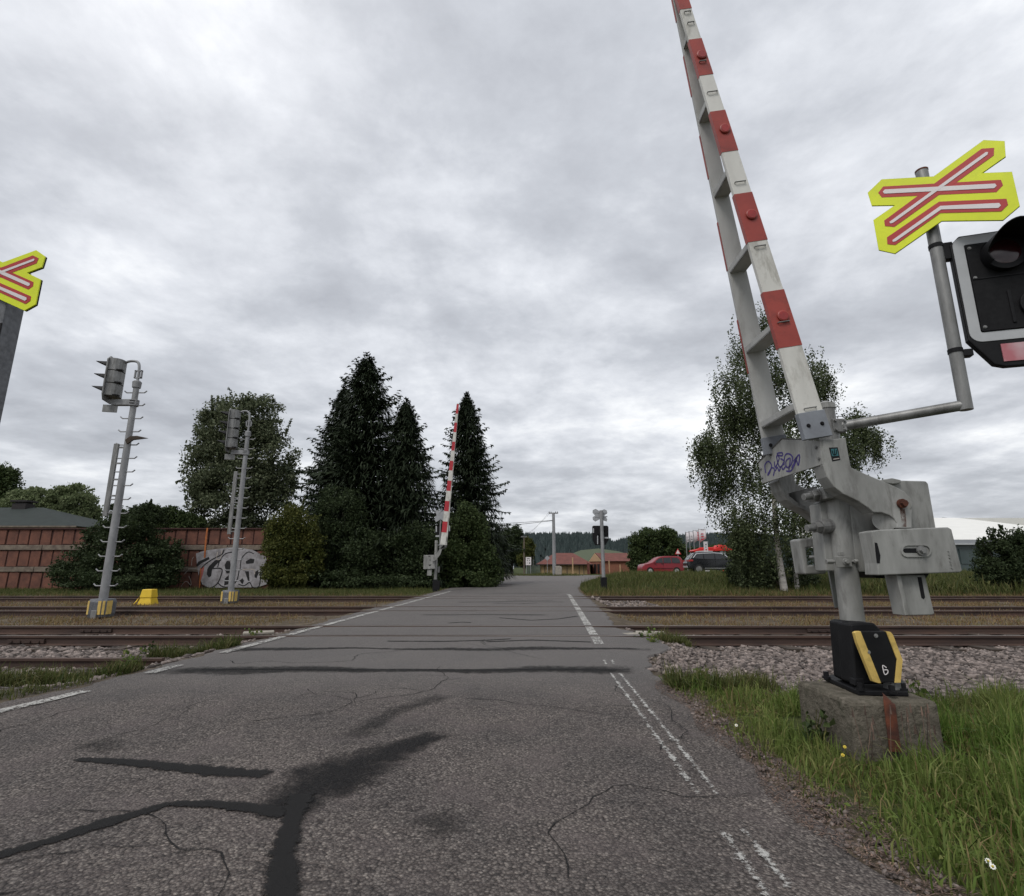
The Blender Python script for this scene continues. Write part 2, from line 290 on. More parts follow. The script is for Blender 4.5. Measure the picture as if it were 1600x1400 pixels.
# ------------------------------------------------------------------ geometry helpers
class Thing:
    def __init__(s, name, label, cat, loc=(0, 0, 0), group=None, kind=None):
        s.o = bpy.data.objects.new(name, None); COL.objects.link(s.o); s.o.location = loc; s.o.empty_display_size = 0.1
        s.loc = Vector(loc); s.o['label'] = label; s.o['category'] = cat
        if group: s.o['group'] = group
        if kind: s.o['kind'] = kind
    def part(s, name, geo, m, parent=None, bevel=0, smooth=False, label=None, kind=None):
        o = link_mesh(name, geo, m, s.loc, bevel, smooth)
        o.parent = parent or s.o
        if label: o['label'] = label
        if kind: o['kind'] = kind
        return o
def link_mesh(name, geo, m, loc=(0, 0, 0), bevel=0, smooth=False, place=False):
    V, Fs = geo; me = bpy.data.meshes.new(name); L = Vector(loc)
    me.from_pydata([tuple(Vector(v) - L) for v in V], [], Fs); me.update()
    me.materials.append(M[m] if isinstance(m, str) else m)
    if smooth:
        for p in me.polygons: p.use_smooth = True
        try: me.set_sharp_from_angle(angle=R(40))
        except Exception: pass
    o = bpy.data.objects.new(name, me); COL.objects.link(o)
    if place: o.location = loc
    if bevel:
        b = o.modifiers.new('bevel', 'BEVEL'); b.width = bevel; b.segments = 2; b.limit_method = 'ANGLE'; b.angle_limit = R(35)
    return o
def np_mesh(name, V, Fa, m, attrs=None, parent=None):
    V = np.asarray(V, np.float32); Fa = np.asarray(Fa, np.int32)
    me = bpy.data.meshes.new(name); me.vertices.add(len(V)); me.vertices.foreach_set('co', V.ravel())
    n, k = Fa.shape; me.loops.add(n * k); me.loops.foreach_set('vertex_index', Fa.ravel())
    me.polygons.add(n); me.polygons.foreach_set('loop_start', np.arange(0, n * k, k, dtype=np.int32))
    try: me.polygons.foreach_set('loop_total', np.full(n, k, np.int32))
    except Exception: pass
    me.update(calc_edges=True)
    for an, av in (attrs or {}).items():
        a = me.attributes.new(an, 'FLOAT', 'POINT'); a.data.foreach_set('value', np.asarray(av, np.float32))
    me.materials.append(M[m] if isinstance(m, str) else m)
    o = bpy.data.objects.new(name, me); COL.objects.link(o)
    if parent: o.parent = parent
    return o
def tag(o, label, cat, group=None, kind=None):
    o['label'] = label; o['category'] = cat
    if group: o['group'] = group
    if kind: o['kind'] = kind
    return o
def join(*gs):
    V, Fs = [], []
    for v, f in gs:
        n = len(V); V += list(v); Fs += [tuple(i + n for i in q) for q in f]
    return V, Fs
def box(x0, x1, y0, y1, z0, z1):
    V = [(x, y, z) for z in (z0, z1) for y in (y0, y1) for x in (x0, x1)]
    return V, [(0, 2, 3, 1), (4, 5, 7, 6), (0, 1, 5, 4), (2, 6, 7, 3), (0, 4, 6, 2), (1, 3, 7, 5)]
def extrude(pts, d):
    d = Vector(d); n = len(pts); V = [Vector(p) for p in pts]; V += [v + d for v in V]
    nrm = Vector((0, 0, 0))
    for i in range(n): nrm += V[i].cross(V[(i + 1) % n])
    flip = nrm.dot(d) > 0
    f = [tuple(range(n)), tuple(range(2 * n - 1, n - 1, -1))] + [((i + 1) % n, i, n + i, n + (i + 1) % n) for i in range(n)]
    if flip: f = [tuple(reversed(q)) for q in f]
    return V, f
def tube(path, radii, n=12, caps=True):
    path = [Vector(p) for p in path]
    if isinstance(radii, (int, float)): radii = [radii] * len(path)
    V, Fs = [], []; a = None
    for i, p in enumerate(path):
        t = (path[min(i + 1, len(path) - 1)] - path[max(i - 1, 0)]).normalized()
        if a is None: a = t.cross(Vector((0, 0, 1)) if abs(t.z) < 0.9 else Vector((1, 0, 0))).normalized()
        else: a = (a - t * a.dot(t)).normalized()
        b = t.cross(a).normalized()
        for k in range(n):
            c = 2 * math.pi * k / n; V.append(p + a * (math.cos(c) * radii[i]) + b * (math.sin(c) * radii[i]))
    for i in range(len(path) - 1):
        for k in range(n):
            q = (k + 1) % n; Fs.append((i * n + k, i * n + q, (i + 1) * n + q, (i + 1) * n + k))
    if caps: Fs += [tuple(range(n - 1, -1, -1)), tuple((len(path) - 1) * n + k for k in range(n))]
    return V, Fs
def disc(c, axis, r, t, n=20): return tube([Vector(c), Vector(c) + Vector(axis).normalized() * t], r, n)
def frame_box(c, ux, uy, uz, sx, sy, sz):
    c = Vector(c); ux, uy, uz = Vector(ux), Vector(uy), Vector(uz)
    V = [c + ux * (a * sx / 2) + uy * (b * sy / 2) + uz * (d * sz / 2) for d in (-1, 1) for b in (-1, 1) for a in (-1, 1)]
    return V, [(0, 2, 3, 1), (4, 5, 7, 6), (0, 1, 5, 4), (2, 6, 7, 3), (0, 4, 6, 2), (1, 3, 7, 5)]
def stroke(pts, w, nrm, t=0.002):
    """flat ribbon (a painted stroke) along pts lying in the plane with normal nrm"""
    nrm = Vector(nrm).normalized(); pts = [Vector(p) for p in pts]; V, Fs = [], []
    for i, p in enumerate(pts):
        d = (pts[min(i + 1, len(pts) - 1)] - pts[max(i - 1, 0)]).normalized(); s = d.cross(nrm).normalized() * (w / 2)
        V += [p + s, p - s, p - s + nrm * t, p + s + nrm * t]
    for i in range(len(pts) - 1):
        a, b = 4 * i, 4 * i + 4
        for k in range(4): Fs.append((a + k, a + (k + 1) % 4, b + (k + 1) % 4, b + k))
    Fs += [(3, 2, 1, 0), tuple(4 * (len(pts) - 1) + k for k in range(4))]
    return V, Fs
def smoothpts(pts, n=6):
    P_ = [Vector(p) for p in pts]; out = []
    for i in range(len(P_) - 1):
        a, b, c, d = P_[max(i - 1, 0)], P_[i], P_[i + 1], P_[min(i + 2, len(P_) - 1)]
        for k in range(n):
            t = k / n
            out.append(0.5 * ((2 * b) + (c - a) * t + (2 * a - 5 * b + 4 * c - d) * t * t + (3 * b - a - 3 * c + d) * t ** 3))
    out.append(P_[-1]); return out
def sstep(a, b, x): t = np.clip((x - a) / (b - a), 0, 1); return t * t * (3 - 2 * t)

# ------------------------------------------------------------------ road edges and ground height
_LA = np.array([(-60, -4.6), (0, -4.4), (4.9, -4.28), (5.4, -4.12), (6.4, -4.03), (7.6, -4.0), (9.6, -3.92), (14.3, -3.88), (20, -3.65), (27, -3.42), (40, -2.95), (60, -2.5), (75, -2.9), (88, -6.5), (102, -15)])
_RA = np.array([(-60, 1.6), (0, 1.45), (2.2, 1.40), (3, 1.37), (4.2, 1.43), (5, 1.44), (6.3, 1.5), (7.2, 1.7), (8.2, 2.3), (9.3, 2.25), (10.8, 1.95), (14, 2.3), (20, 2.75), (25, 3.02), (30, 3.5), (36, 4.4), (43, 6.2), (52, 10), (60, 16), (66, 30), (72, 30), (76, 6), (80, 1), (88, -1.0), (102, -7)])
def LA(y): return np.interp(y, _LA[:, 0], _LA[:, 1])
def RA(y): return np.interp(y, _RA[:, 0], _RA[:, 1])
def gz(x, y):
    x = np.asarray(x, float); y = np.asarray(y, float)
    z = -0.03 - 0.15 * sstep(5.2, 6.6, y) * (1 - sstep(21.8, 23.5, y)) + 0.05 * sstep(10.9, 11.6, y) * (1 - sstep(21.8, 23.5, y))
    side = sstep(2.9, 6.0, x - 0.12 * (y - 24))
    z = z + side * (0.62 * sstep(23.5, 33, y) - 0.22 * sstep(44, 56, y) - 0.33 * sstep(60, 80, y))
    z = z + 0.35 * np.exp(-(((x - 4.5) / 3.2) ** 2 + ((y - 73) / 3.0) ** 2))
    z = z + 0.015 * np.sin(2.1 * x + 1.3 * y) * np.sin(1.7 * y - 0.6 * x)
    inside = np.minimum(x - LA(y), RA(y) - x)
    near = (1 - sstep(0.05, 0.7, -inside)) * sstep(4.5, 5.5, y) * (1 - sstep(24, 26, y)); z = z * (1 - near) - 0.035 * near
    z = np.where((y > -60) & (y < 102), z - 0.22 * sstep(0.02, 0.30, inside) * (y < 101), z)
    return z
def gz1(x, y): return float(gz(np.array([x]), np.array([y]))[0])

def make_ground():
    fx = np.concatenate([np.arange(-24, -5, 0.3), np.arange(-5, -3, 0.08), np.arange(-3, 1, 0.5), np.arange(1, 4.5, 0.08), np.arange(4.5, 30, 0.3)])
    g = 30 * 1.22 ** np.arange(1, 25); g2 = 24 * 1.22 ** np.arange(1, 26)
    xs = np.concatenate([-g2[::-1], fx, g])
    ys = np.concatenate([-(20 * 1.3 ** np.arange(1, 14))[::-1], np.arange(-20, 0, 1.0), np.arange(0, 12, 0.12), np.arange(12, 36, 0.3), np.arange(36, 110, 1.2), 110 * 1.15 ** np.arange(0, 24)])
    X, Y = np.meshgrid(xs, ys); Z = gz(X, Y)
    Z = Z + np.where((np.abs(X) < 30) & (Y < 40) & ((X < LA(Y)) | (X > RA(Y))), rng.normal(0, 0.008, X.shape), 0)
    V = np.stack([X, Y, Z], -1).reshape(-1, 3); nx = len(xs); ny = len(ys)
    i = np.arange(nx * ny).reshape(ny, nx)
    Fa = np.stack([i[:-1, :-1], i[:-1, 1:], i[1:, 1:], i[1:, :-1]], -1).reshape(-1, 4)
    inside = np.minimum(X - LA(Y), RA(Y) - X)
    wob = 0.25 * np.sin(X * 3.1 + Y) + 0.2 * np.sin(Y * 4.3 - X * 2)
    gr = np.clip(sstep(22.5, 24, Y) + (1 - sstep(5.0 + wob, 5.7 + wob, Y)), 0, 1) * sstep(0.05, 0.45, -inside + 0.1 * wob)
    gv = sstep(5.0 + wob, 5.9 + wob, Y) * (1 - sstep(10.6, 11.3, Y + wob)) * sstep(-0.02, 0.3, -inside)
    gv = np.maximum(gv, 0.8 * ((Y > 17) & (Y < 21.5) & (np.abs(X - 3.8) < 0.8)))
    o = np_mesh('ground', V, Fa, 'ground', {'grass': gr.ravel(), 'gravel': gv.ravel()}); o['kind'] = 'structure'
    return o
make_ground()

RAILS = [(9.29, 10.797), (14.45, 15.957), (20.05, 21.557)]
def road_strip(y0, y1, step):
    n = max(2, int((y1 - y0) / step) + 1); ys = np.linspace(y0, y1, n); m = 9; V = []; Fs = []
    for y in ys:
        jag = 0.035 * math.sin(y * 7.1) + 0.025 * math.sin(y * 17.3 + 1) + random.uniform(-0.025, 0.025)
        jag2 = 0.035 * math.sin(y * 6.3 + 2) + 0.025 * math.sin(y * 15.1) + random.uniform(-0.025, 0.025)
        a, b = float(LA(y)) + jag, float(RA(y)) + jag2
        row = [(a - 0.09 + random.uniform(-.02, .02), y, -0.2)] + [(a + (b - a) * k / m, y, 0.0 + (0.022 * math.sin(math.pi * k / m) if y < 5 else 0.022 * math.sin(math.pi * k / m) * max(0, 1 - (y - 5))) - (0.016 if k in (0, m) else 0)) for k in range(m + 1)] + [(b + 0.10 + random.uniform(-.03, .03), y, -0.12)]
        V += row
    w = m + 3
    for i in range(n - 1):
        for k in range(w - 1): Fs.append((i * w + k, i * w + k + 1, (i + 1) * w + k + 1, (i + 1) * w + k))
    # end walls
    Fs.append(tuple(range(w))); Fs.append(tuple((n - 1) * w + k for k in range(w - 1, -1, -1)))
    return V, Fs
cuts = [-60.0]
for a, b in RAILS:
    cuts += [a - 0.065, a + 0.125, b - 0.125, b + 0.065]
cuts.append(101.0)
strips = []
for k in range(0, len(cuts) - 1, 2):
    y0, y1 = cuts[k], cuts[k + 1]
    if y0 < -50: strips += [road_strip(-60, 1.5, 2.0), road_strip(1.5, y1, 0.09)]
    elif y1 > 90: strips += [road_strip(y0, 30, 0.3), road_strip(30, 101, 1.0)]
    else: strips.append(road_strip(y0, y1, 0.15))
road = link_mesh('road', join(*strips), 'asphalt', smooth=True); road['kind'] = 'structure'

def ribbon_on_road(name, pts, w, m, z=0.005, nw=4, soft=1.0, jag=0.0, parent=road, step=0.06):
    """flat sheet along pts (x,y[,width factor]) a few mm over the road; attribute 'edge' falls to 0 at its border"""
    P_ = [np.array(p[:2], float) for p in pts]; W = [p[2] if len(p) > 2 else 1.0 for p in pts]; C = []; CW = []
    for i in range(len(P_) - 1):
        L = np.linalg.norm(P_[i + 1] - P_[i]); n = max(1, int(L / step))
        for k in range(n): C.append(P_[i] + (P_[i + 1] - P_[i]) * k / n); CW.append(W[i] + (W[i + 1] - W[i]) * k / n)
    C.append(P_[-1]); CW.append(W[-1]); C = np.array(C); CW = np.array(CW)
    T = np.gradient(C, axis=0); T /= np.linalg.norm(T, axis=1)[:, None] + 1e-9; S = np.stack([T[:, 1], -T[:, 0]], 1)
    V = []; E = []; n = len(C)
    for i in range(n):
        endf = min(1.0, min(i, n - 1 - i) * step / (w * 0.6) + 0.02)
        hw = w / 2 * CW[i] * (1 + jag * random.uniform(-1, 1))
        for k in range(nw + 1):
            s = -1 + 2 * k / nw; p = C[i] + S[i] * hw * s
            m_ = 0.022 * math.sin(math.pi * min(1, max(0, (p[0] - LA(p[1])) / (RA(p[1]) - LA(p[1])))))
            crown = m_ if p[1] < 5 else m_ * max(0, 1 - (p[1] - 5))
            V.append((p[0], p[1], z + crown)); E.append(min(1 - abs(s) ** 1.5, endf) if soft else 1.0)
    Fa = [(i * (nw + 1) + k, i * (nw + 1) + k + 1, (i + 1) * (nw + 1) + k + 1, (i + 1) * (nw + 1) + k) for i in range(n - 1) for k in range(nw)]
    return np_mesh(name, V, Fa, m, {'edge': E}, parent)
# painted edge lines
def gaps(y0, y1):
    out = []; y = y0
    for a, b in RAILS:
        for r in (a, b):
            if y0 < r < y1: out.append((y, r - 0.12)); y = r + 0.12
    out.append((y, y1)); return [q for q in out if q[1] - q[0] > 0.15]
lline = lambda y: float(np.interp(y, [-10, 4.5, 5.1, 6.5, 8, 25], [-4.05, -3.99, -3.86, -3.83, -3.76, -2.87]))
rline = lambda y: float(np.interp(y, [-10, 2.1, 3, 6.2, 8.4, 22.3], [0.86, 0.91, 0.97, 1.10, 1.28, 2.29]))
for y0, y1 in [(-8, 5.25)] + [(6.1, 6.6)] + gaps(7.5, 26):
    ribbon_on_road('edge_line', [(lline(y), y) for y in np.linspace(y0, y1, max(3, int((y1 - y0) / 0.3)))], 0.13, 'line', soft=0)
for y0, y1 in gaps(8.3, 23.0):
    ribbon_on_road('edge_line', [(rline(y), y) for y in np.linspace(y0, y1, max(3, int((y1 - y0) / 0.3)))], 0.14, 'line', soft=0)
for off in (-0.05, 0.045):
    for y0, y1 in ((-6, 2.62), (2.95, 4.3), (4.2, 6.15), (6.6, 6.95)):
        ribbon_on_road('worn_edge_line', [(rline(y) + off, y) for y in np.linspace(y0, y1, 12)], 0.062, 'wornline', jag=0.35, step=0.03, z=0.004)
# tar seams and stains on the near road (pixel traces laid on the road plane)
def tr(pts): return [(*onz(p[0], p[1], 0.02)[:2], p[2] if len(p) > 2 else 1) for p in pts]
ribbon_on_road('tar_seam', tr([(-160, 1400), (0, 1338), (90, 1312), (150, 1292, 1.25), (230, 1268, 0.95), (275, 1254, 0.7)]), 0.095, 'tar', jag=0.2, step=0.02)
ribbon_on_road('tar_seam', tr([(262, 1258, 0.9), (330, 1258, 1.2), (380, 1262, 1.5), (420, 1268, 1.9), (455, 1275, 1.6)]), 0.085, 'tar', jag=0.2, step=0.02, z=0.0065)
ribbon_on_road('tar_seam', tr([(470, 1240, 1.7), (455, 1290, 1.3), (440, 1350, 1.5), (440, 1400, 1.7), (436, 1500, 1.4)]), 0.095, 'tar', jag=0.2, step=0.02, z=0.008)
ribbon_on_road('tar_seam', tr([(112, 1186, 0.7), (200, 1192, 1.0), (330, 1206, 1.5), (425, 1212, 1.3)]), 0.12, 'tar', jag=0.2, step=0.02)
ribbon_on_road('tar_stain', tr([(440, 1285, 0.6), (470, 1245, 1.3), (520, 1215, 2.0), (575, 1190, 1.5), (650, 1160, 0.8), (700, 1142, 0.5)]), 0.36, 'stain', nw=8, step=0.04, z=0.0045)
ribbon_on_road('tar_stain', tr([(630, 1300), (690, 1285, 1.3), (740, 1275)]), 0.24, 'faintstain', nw=8, step=0.03)
ribbon_on_road('tar_stain', tr([(110, 1180), (160, 1165, 1.6), (215, 1155)]), 0.3, 'faintstain', nw=8, step=0.04, z=0.006)
ribbon_on_road('tar_stain', tr([(540, 1160), (610, 1115, 0.8), (700, 1085)]), 0.3, 'faintstain', nw=8, step=0.05)
# the two lifted rails of the old siding: asphalt-filled slots across the road
for yy, w in ((6.27, 0.42), (7.84, 0.3)):
    ribbon_on_road('filled_rail_slot', [(x, yy + 0.05 * math.sin(x * 2.1) + 0.03 * math.sin(5 * x), 1 + 0.5 * math.sin(x * 1.7 + yy)) for x in np.linspace(-3.9, 1.5 if yy < 7 else 2.0, 40)], w, 'slotstain', nw=6, step=0.08, jag=0.15)
ribbon_on_road('slot_crack', [(x, 6.29 + 0.012 * math.sin(4 * x)) for x in np.linspace(-3.4, 1.3, 30)], 0.05, 'tar', z=0.0075, step=0.04)
for pts in ([(-1.9, 8.62), (-1.0, 8.60), (-0.4, 8.72), (0.0, 8.9)], [(-0.4, 8.55), (0.3, 8.75), (0.9, 8.6), (1.2, 8.52)], [(-0.3, 12.5), (0.4, 11.9), (1.0, 12.2), (1.5, 12.9)], [(-1.3, 11.3), (-1.0, 11.5), (-0.8, 11.4)], [(-0.6, 17.4), (0.2, 17.1), (0.8, 17.5)], [(-0.2, 19.1), (0.7, 18.6), (1.4, 18.9)]):
    ribbon_on_road('tar_seam', pts, 0.09, 'tar', jag=0.2, step=0.04)
for pts in ([(-2.2, 13.2), (-0.5, 13.3), (0.9, 13.2)], [(-1.5, 23.2), (0.5, 23.5), (2, 23.2)], [(-1.8, 17.8), (0, 18.2), (1.8, 17.9)]):
    ribbon_on_road('tar_stain', pts, 0.45, 'faintstain', nw=6, step=0.1)
for i, y0 in enumerate((24.2, 26.0, 28.5)):
    ribbon_on_road('tar_seam', [(x, y0 + 0.08 * math.sin(x + i)) for x in np.linspace(-3.0, 2.4, 8)], 0.12, 'tar', jag=0.2, step=0.1)

# fine wandering cracks in the near asphalt
def crack(x, y, ang, L, w):
    pts = [(x, y)]; n = int(L / 0.09)
    for k in range(n):
        ang += random.gauss(0, 0.38); x += math.cos(ang) * 0.09; y += math.sin(ang) * 0.09
        if not (LA(y) + 0.2 < x < RA(y) - 0.15) or y > 8.9: break
        pts.append((x, y, random.uniform(0.5, 1.2)))
        if random.random() < 0.06 and L > 0.8: crack(x, y, ang + random.choice((-1, 1)) * 0.9, L * 0.4, w * 0.8)
    if len(pts) > 3: ribbon_on_road('crack', pts, w, 'tar', z=0.0035, nw=2, jag=0.3, step=0.03)
random.seed(23)
for x, y, a, L, w in ((-3.2, 2.3, 1.2, 2.6, .014), (-1.9, 4.2, .4, 2.4, .012), (0.2, 2.2, 1.7, 2.4, .010), (-0.4, 4.9, -.3, 1.6, .012), (-3.4, 6.9, 0.1, 3.0, .014), (-2.6, 3.6, 2.0, 1.4, .010), (0.4, 7.0, 2.8, 2.0, .012), (-0.9, 1.9, 2.4, 1.6, .010), (0.9, 3.6, 1.5, 2.2, .012)): crack(x, y, a, L, w)
random.seed(7)
# ------------------------------------------------------------------ railway tracks
def rail_geo(y, x0=-110, x1=110, top=0.002):
    h = 0.149
    prof = [(-0.0625, -h), (0.0625, -h), (0.0625, -h + 0.011), (0.009, -h + 0.028), (0.009, -0.046), (0.033, -0.034), (0.035, -0.006), (0.030, 0), (-0.030, 0), (-0.035, -0.006), (-0.033, -0.034), (-0.009, -0.046), (-0.009, -h + 0.028), (-0.0625, -h + 0.011)]
    V = [(x, y + a, top + b) for x in (x0, x1) for a, b in prof]; n = len(prof)
    return V, [tuple(range(n)), tuple(range(2 * n - 1, n - 1, -1))] + [((i + 1) % n, i, n + i, n + (i + 1) % n) for i in range(n)]
sleeper_me = None
TRLAB = ['rusty railway track closest to the camera, crossing the road', 'rusty middle railway track running past the taller signal mast', 'rusty farthest railway track along the foot of the grass bank']
for ti, (a, b) in enumerate(RAILS):
    t = Thing('railway_track', TRLAB[ti], 'railway track', (0, (a + b) / 2, -0.15), 'tracks at the level crossing')
    for y in (a, b):
        r = t.part('rail', rail_geo(y), 'rail')
        t.part('running_surface', box(-110, 110, y - 0.026, y + 0.026, 0.0035, 0.0055), 'railtop', parent=r)
    xs = [x for x in np.arange(-19.8, 20, 0.62) if not (-4.3 < x < 2.6)] if ti < 2 else []
    for x in xs:
        if sleeper_me is None:
            o = t.part('sleeper', box(-0.12, 0.12, (a + b) / 2 - 1.25, (a + b) / 2 + 1.25, -0.30, -0.135), 'sleeper', bevel=0.01); sleeper_me = o.data
            o.location = (x, 0, 0.0)
        else:
            o = bpy.data.objects.new('sleeper', sleeper_me); COL.objects.link(o); o.parent = t.o; o.location = (x + random.uniform(-.02, .02), 0, random.uniform(-0.02, 0.005))
    # fishplate joints seen on the near rails
    if ti == 0:
        for x in (-7.9, 5.9):
            for y in (a, b):
                t.part('fishplate', join(box(x - 0.3, x + 0.3, y - 0.045, y - 0.0095, -0.11, -0.05), *[disc((x + d, y - 0.045, -0.08), (0, -1, 0), 0.018, 0.02, 6) for d in (-0.22, -0.08, 0.08, 0.22)]), 'rail')
# stub of the lifted siding on the left
st = Thing('rail_stub', 'short rusty stub of old rail lying in stones by the left road edge', 'rail', (-6.2, 7.3, -0.15))
st.part('rail', rail_geo(7.32, -9.8, -4.45, -0.035), 'rail')

# ballast stones (uncountable)
def ico():
    p = (1 + 5 ** .5) / 2
    v = np.array([(-1, p, 0), (1, p, 0), (-1, -p, 0), (1, -p, 0), (0, -1, p), (0, 1, p), (0, -1, -p), (0, 1, -p), (p, 0, -1), (p, 0, 1), (-p, 0, -1), (-p, 0, 1)], float); v /= np.linalg.norm(v[0])
    f = np.array([(0, 11, 5), (0, 5, 1), (0, 1, 7), (0, 7, 10), (0, 10, 11), (1, 5, 9), (5, 11, 4), (11, 10, 2), (10, 7, 6), (7, 1, 8), (3, 9, 4), (3, 4, 2), (3, 2, 6), (3, 6, 8), (3, 8, 9), (4, 9, 5), (2, 4, 11), (6, 2, 10), (8, 6, 7), (9, 8, 1)])
    return v, f
ICO_V, ICO_F = ico()
def stones(name, pts, size, label, m='stone', zoff=0.3):
    n = len(pts); s = size * np.clip(rng.lognormal(0, 0.3, n), 0.5, 1.7)
    ax = np.stack([rng.uniform(0.8, 1.35, n), rng.uniform(0.65, 1.1, n), rng.uniform(0.45, 0.8, n)], 1) * s[:, None]
    V = ICO_V[None] * (1 + rng.normal(0, 0.24, (n, 12, 1))) * ax[:, None, :]
    th = rng.uniform(0, 6.28, n); tl = rng.normal(0, 0.35, n); c, q = np.cos(tl)[:, None], np.sin(tl)[:, None]
    y = V[..., 1] * c - V[..., 2] * q; z = V[..., 1] * q + V[..., 2] * c; V[..., 1], V[..., 2] = y, z
    c, q = np.cos(th)[:, None], np.sin(th)[:, None]
    x = V[..., 0] * c - V[..., 1] * q; y = V[..., 0] * q + V[..., 1] * c; V[..., 0], V[..., 1] = x, y
    P_ = np.array(pts, float); P_[:, 2] += s * zoff; V += P_[:, None, :]
    Fa = (ICO_F[None] + 12 * np.arange(n)[:, None, None]).reshape(-1, 3)
    o = np_mesh(name, V.reshape(-1, 3), Fa, m); tag(o, label, 'gravel', kind='stuff'); return o
def scatter(n, x0, x1, y0, y1, keep):
    x = rng.uniform(x0, x1, n); y = rng.uniform(y0, y1, n); k = keep(x, y); x, y = x[k], y[k]
    return np.stack([x, y, gz(x, y)], 1)
onrail = lambda x, y: np.any([np.abs(y - r) < 0.09 for a, b in RAILS for r in (a, b)], axis=0)
off_r = lambda x, y, d=0.12: (x > RA(y) + d) | (x < LA(y) - d)
def kr(x, y): return off_r(x, y, 0.15) & ~onrail(x, y) & (y > 4.95 + 0.25 * np.sin(x * 1.3) + 0.9 * np.exp(-(x - 1.8) ** 2 / 0.6)) & (x > 1.5)
def kl(x, y): return off_r(x, y, 0.2) & ~onrail(x, y) & (y > 5.9 + 0.3 * np.sin(x * 1.9))
stones('ballast', np.concatenate([scatter(20000, 1.5, 9, 4.9, 9.2, kr), scatter(6000, 9, 17, 5.2, 9.2, kr), scatter(2600, 2, 14, 9.35, 10.75, kr)]), 0.026, 'grey pink ballast stones spread right of the road beside the tracks')
stones('ballast', np.concatenate([scatter(9000, -9.5, -4, 5.9, 9.2, kl), scatter(4000, -17, -9.5, 6.2, 9.2, kl), scatter(2500, -14, -4, 9.35, 10.75, kl)]), 0.029, 'grey ballast stones left of the road beside the closest track')
stones('ballast', scatter(900, 3.0, 4.6, 16.5, 21.3, lambda x, y: off_r(x, y) & ~onrail(x, y)), 0.05, 'small pale heap of stones right of the road between far tracks')
stones('loose_chippings', scatter(5200, 1.2, 1.9, 1.2, 5.6, lambda x, y: (np.abs(x - RA(y) - 0.07) < 0.13)), 0.009, 'fine grit along the crumbling right asphalt edge', zoff=0.9)
stones('loose_chippings', scatter(1500, 1.2, 2.6, 6.4, 9.2, lambda x, y: off_r(x, y, 0.0) & ~onrail(x, y)), 0.018, 'fine dark chippings at the right road edge before the track')

# ------------------------------------------------------------------ grass (uncountable)
def blades(name, P_, h, w, m, label, lean=0.45, cat='grass', hv=0.35, simple=False):
    n = len(P_); th = rng.uniform(0, 6.28, n); hh = h * np.clip(rng.lognormal(0, hv, n), 0.3, 2.2); ww = w * rng.uniform(0.7, 1.3, n)
    if isinstance(h, np.ndarray): pass
    ln = np.abs(rng.normal(0, lean, n)) * hh; ld = rng.uniform(0, 6.28, n)
    sx, sy = np.cos(th) * ww / 2, np.sin(th) * ww / 2; lx, ly = np.cos(ld) * ln, np.sin(ld) * ln
    b = np.asarray(P_); z0 = b[:, 2] - 0.02
    V = np.zeros((n, 5, 3))
    V[:, 0] = np.stack([b[:, 0] - sx, b[:, 1] - sy, z0], 1); V[:, 1] = np.stack([b[:, 0] + sx, b[:, 1] + sy, z0], 1)
    V[:, 2] = np.stack([b[:, 0] - sx * .8 + lx * .35, b[:, 1] - sy * .8 + ly * .35, z0 + hh * .6], 1); V[:, 3] = np.stack([b[:, 0] + sx * .8 + lx * .35, b[:, 1] + sy * .8 + ly * .35, z0 + hh * .6], 1)
    V[:, 4] = np.stack([b[:, 0] + lx, b[:, 1] + ly, z0 + hh * np.clip(1 - 0.35 * (ln / np.maximum(hh, 1e-3)), 0.4, 1)], 1)
    if simple:
        o = np_mesh(name, V[:, [0, 1, 4]].reshape(-1, 3), np.arange(3 * n).reshape(-1, 3), m); tag(o, label, cat, kind='stuff'); return o
    f = np.array([(0, 1, 3), (0, 3, 2), (2, 3, 4)]); Fa = (f[None] + 5 * np.arange(n)[:, None, None]).reshape(-1, 3)
    o = np_mesh(name, V.reshape(-1, 3), Fa, m); tag(o, label, cat, kind='stuff'); return o
def patchy(x, y, s=1.0, t=0.0): return (np.sin(x * 2.3 * s + 1.1) * np.sin(y * 1.9 * s + 0.5) + 0.6 * np.sin(x * 5.1 * s - y * 3.7 * s) + rng.normal(0, 0.35, x.shape)) > t
def inplinth(x, y): return (x > 1.98) & (x < 2.78) & (y > 3.5) & (y < 4.5)
def kv(x, y):
    e = x - RA(y); thin = rng.random(x.shape) < np.clip((e - 0.04) / 0.24, 0, 1)
    return (e > 0.04) & thin & ~inplinth(x, y) & (y < 5.1 + 0.25 * np.sin(x * 1.7) - 0.2 * (x > 3) + 1.0 * np.exp(-(x - 1.7) ** 2 / 0.35))
P1 = scatter(62000, 1.4, 4.8, 1.2, 6.2, kv); P1 = np.concatenate([P1, scatter(9000, 4.8, 9, 1.2, 5.2, kv), scatter(5000, 1.4, 6, -4, 1.2, kv)])
hgt = (0.062 + 0.055 * np.clip((P1[:, 0] - RA(P1[:, 1])) / 1.2, 0, 1)) * (1 + 0.45 * np.sin(P1[:, 0] * 4.3 + 0.7) * np.sin(P1[:, 1] * 3.7) + 0.25 * np.sin(P1[:, 0] * 11 - P1[:, 1] * 9))
PS = scatter(9000, 1.4, 5.5, 1.5, 5.6, kv); PS = PS[patchy(PS[:, 0], PS[:, 1], 1.4, 0.1)]
blades('dead_straw', PS, 0.10, 0.006, 'drygrass', 'dead straw stalks among the right verge grass', 1.0)
blades('verge_grass', P1, hgt, 0.0085, 'grass', 'long green grass on the right verge round the concrete plinth', 0.6)
